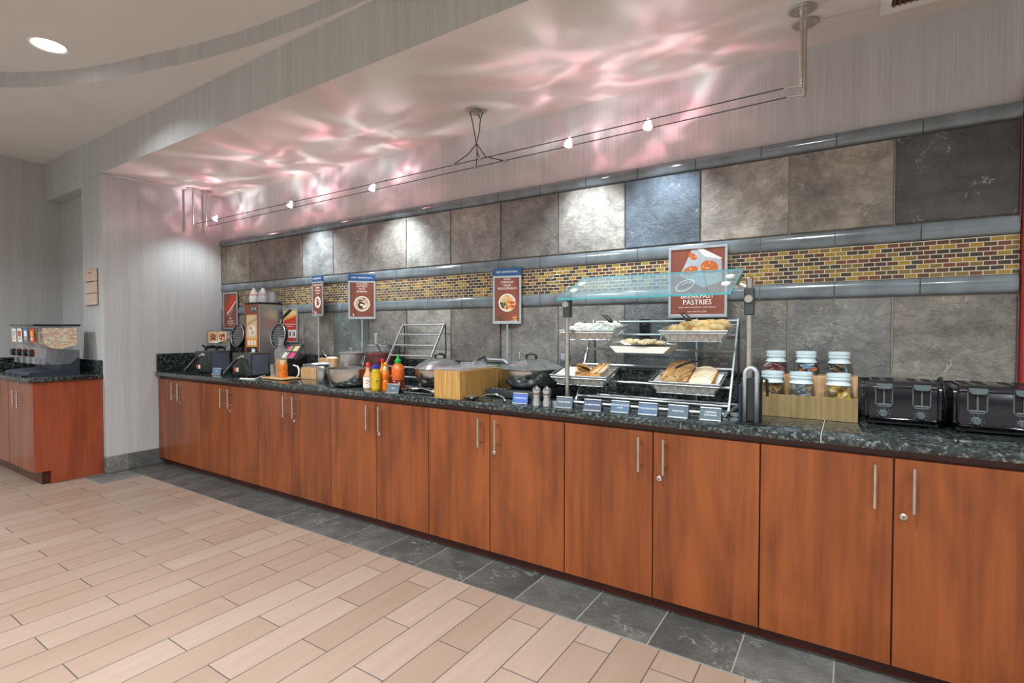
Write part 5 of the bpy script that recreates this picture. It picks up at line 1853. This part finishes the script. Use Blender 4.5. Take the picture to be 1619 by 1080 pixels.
# ------------------------------------------------------------------ cereal dispensers
CER = [m_cereal('cereal_pastel', ['#eeb597', '#f3e79f', '#b3dcb0', '#ee9880', '#f7d6bd', '#e8b7a7', '#f6eed0'], 55),
       m_cereal('cereal_corn', ['#c79a4e', '#dab36a', '#b5843a'], 60), m_cereal('cereal_bran', ['#8a5a30', '#a97843', '#6d4424'], 60), m_cereal('cereal_rings', ['#cfae74', '#e0c896', '#b8935a'], 60)]
LABC = [[PRD, POR, PT], [PBL, PW, POR], [PW, PRD, PGY], [PW, PGY, PT]]
LAB = ['cereal dispenser with orange label and pastel cereal, nearest the alcove', 'cereal dispenser with blue label, second from the alcove', 'cereal dispenser with white and red label, third from the alcove', 'cereal dispenser with plain white label, farthest left']
for i in range(4):
    x = -.285 - i * .165
    t = thing('cereal_dispenser', LAB[i], 'cereal dispenser', (x, -1.50, .916), 0, 'row of cereal dispensers on the sideboard')
    w = .078
    P = [(.05, .29), (.04, .44), (.30, .44), (.30, .26), (.17, .20), (.09, .24)]
    obj('cereal', B().prism([(.06, .285), (.05, .425), (.285, .425), (.285, .275), (.17, .235), (.10, .25)], 'x', -w + .008, w - .008), CER[i], t, 'cereal filling')
    obj('hopper', B().prism([(.03, .27), (.015, .44), (.305, .44), (.305, .17), (.23, .10), (.10, .10), (.04, .16)], 'x', -w, w), CLEARP, t, 'clear hopper')
    obj('lid', B().box(-w - .001, w + .001, -.02, .315, .441, .458, .004), BLACKG, t)
    obj('base', B().prism([(-.06, 0), (.30, 0), (.30, .225), (.20, .235), (.155, .05), (-.04, .038), (-.06, .02)], 'x', -w + .001, w - .001), NAVY, t)
    obj('drip_tray', B().box(-w + .012, w - .012, -.11, -.06, .0, .018, .003).box(-w + .02, w - .02, -.10, .10, .0395, .043) if False else B().box(-w + .012, w - .012, -.10, -.06, .0, .014, .003), BLACK, t)
    obj('chute', B().prism([(-.0, .11), (.07, .10), (.08, .25), (.0, .25)], 'x', -.035, .035), CLEARP, t)
    kb = B().lathe([(0, .030), (.022, .030), (.031, .022), (.034, .0), (0, 0)], (0, 0, 0), 10)
    kb.xf(Matrix.Translation((0, -.004, .205)) @ Matrix.Rotation(PI / 2, 4, 'X'))
    kn = obj('knob', kb, BLACKG, t, 'black twist knob')
    obj('knob_ring', B().lathe([(.030, .0), (.037, .001), (.037, .006), (.030, .007)], (0, 0, 0), 18).xf(Matrix.Translation((0, .004, .205)) @ Matrix.Rotation(PI / 2, 4, 'X')), PR[PRD], kn)
    lb = B()
    c3 = LABC[i]
    lb.box(-.055, .055, .003, .006, .30, .42, 0, c3[0])
    lb.box(-.035, .035, .0015, .0035, .35, .40, 0, c3[1]).ell(0, .33, .035, .018, .0012, c3[2], 14)
    obj('cereal_label', lb.xf(Matrix.Rotation(.03, 4, 'X')), PR, t, 'printed cereal label')
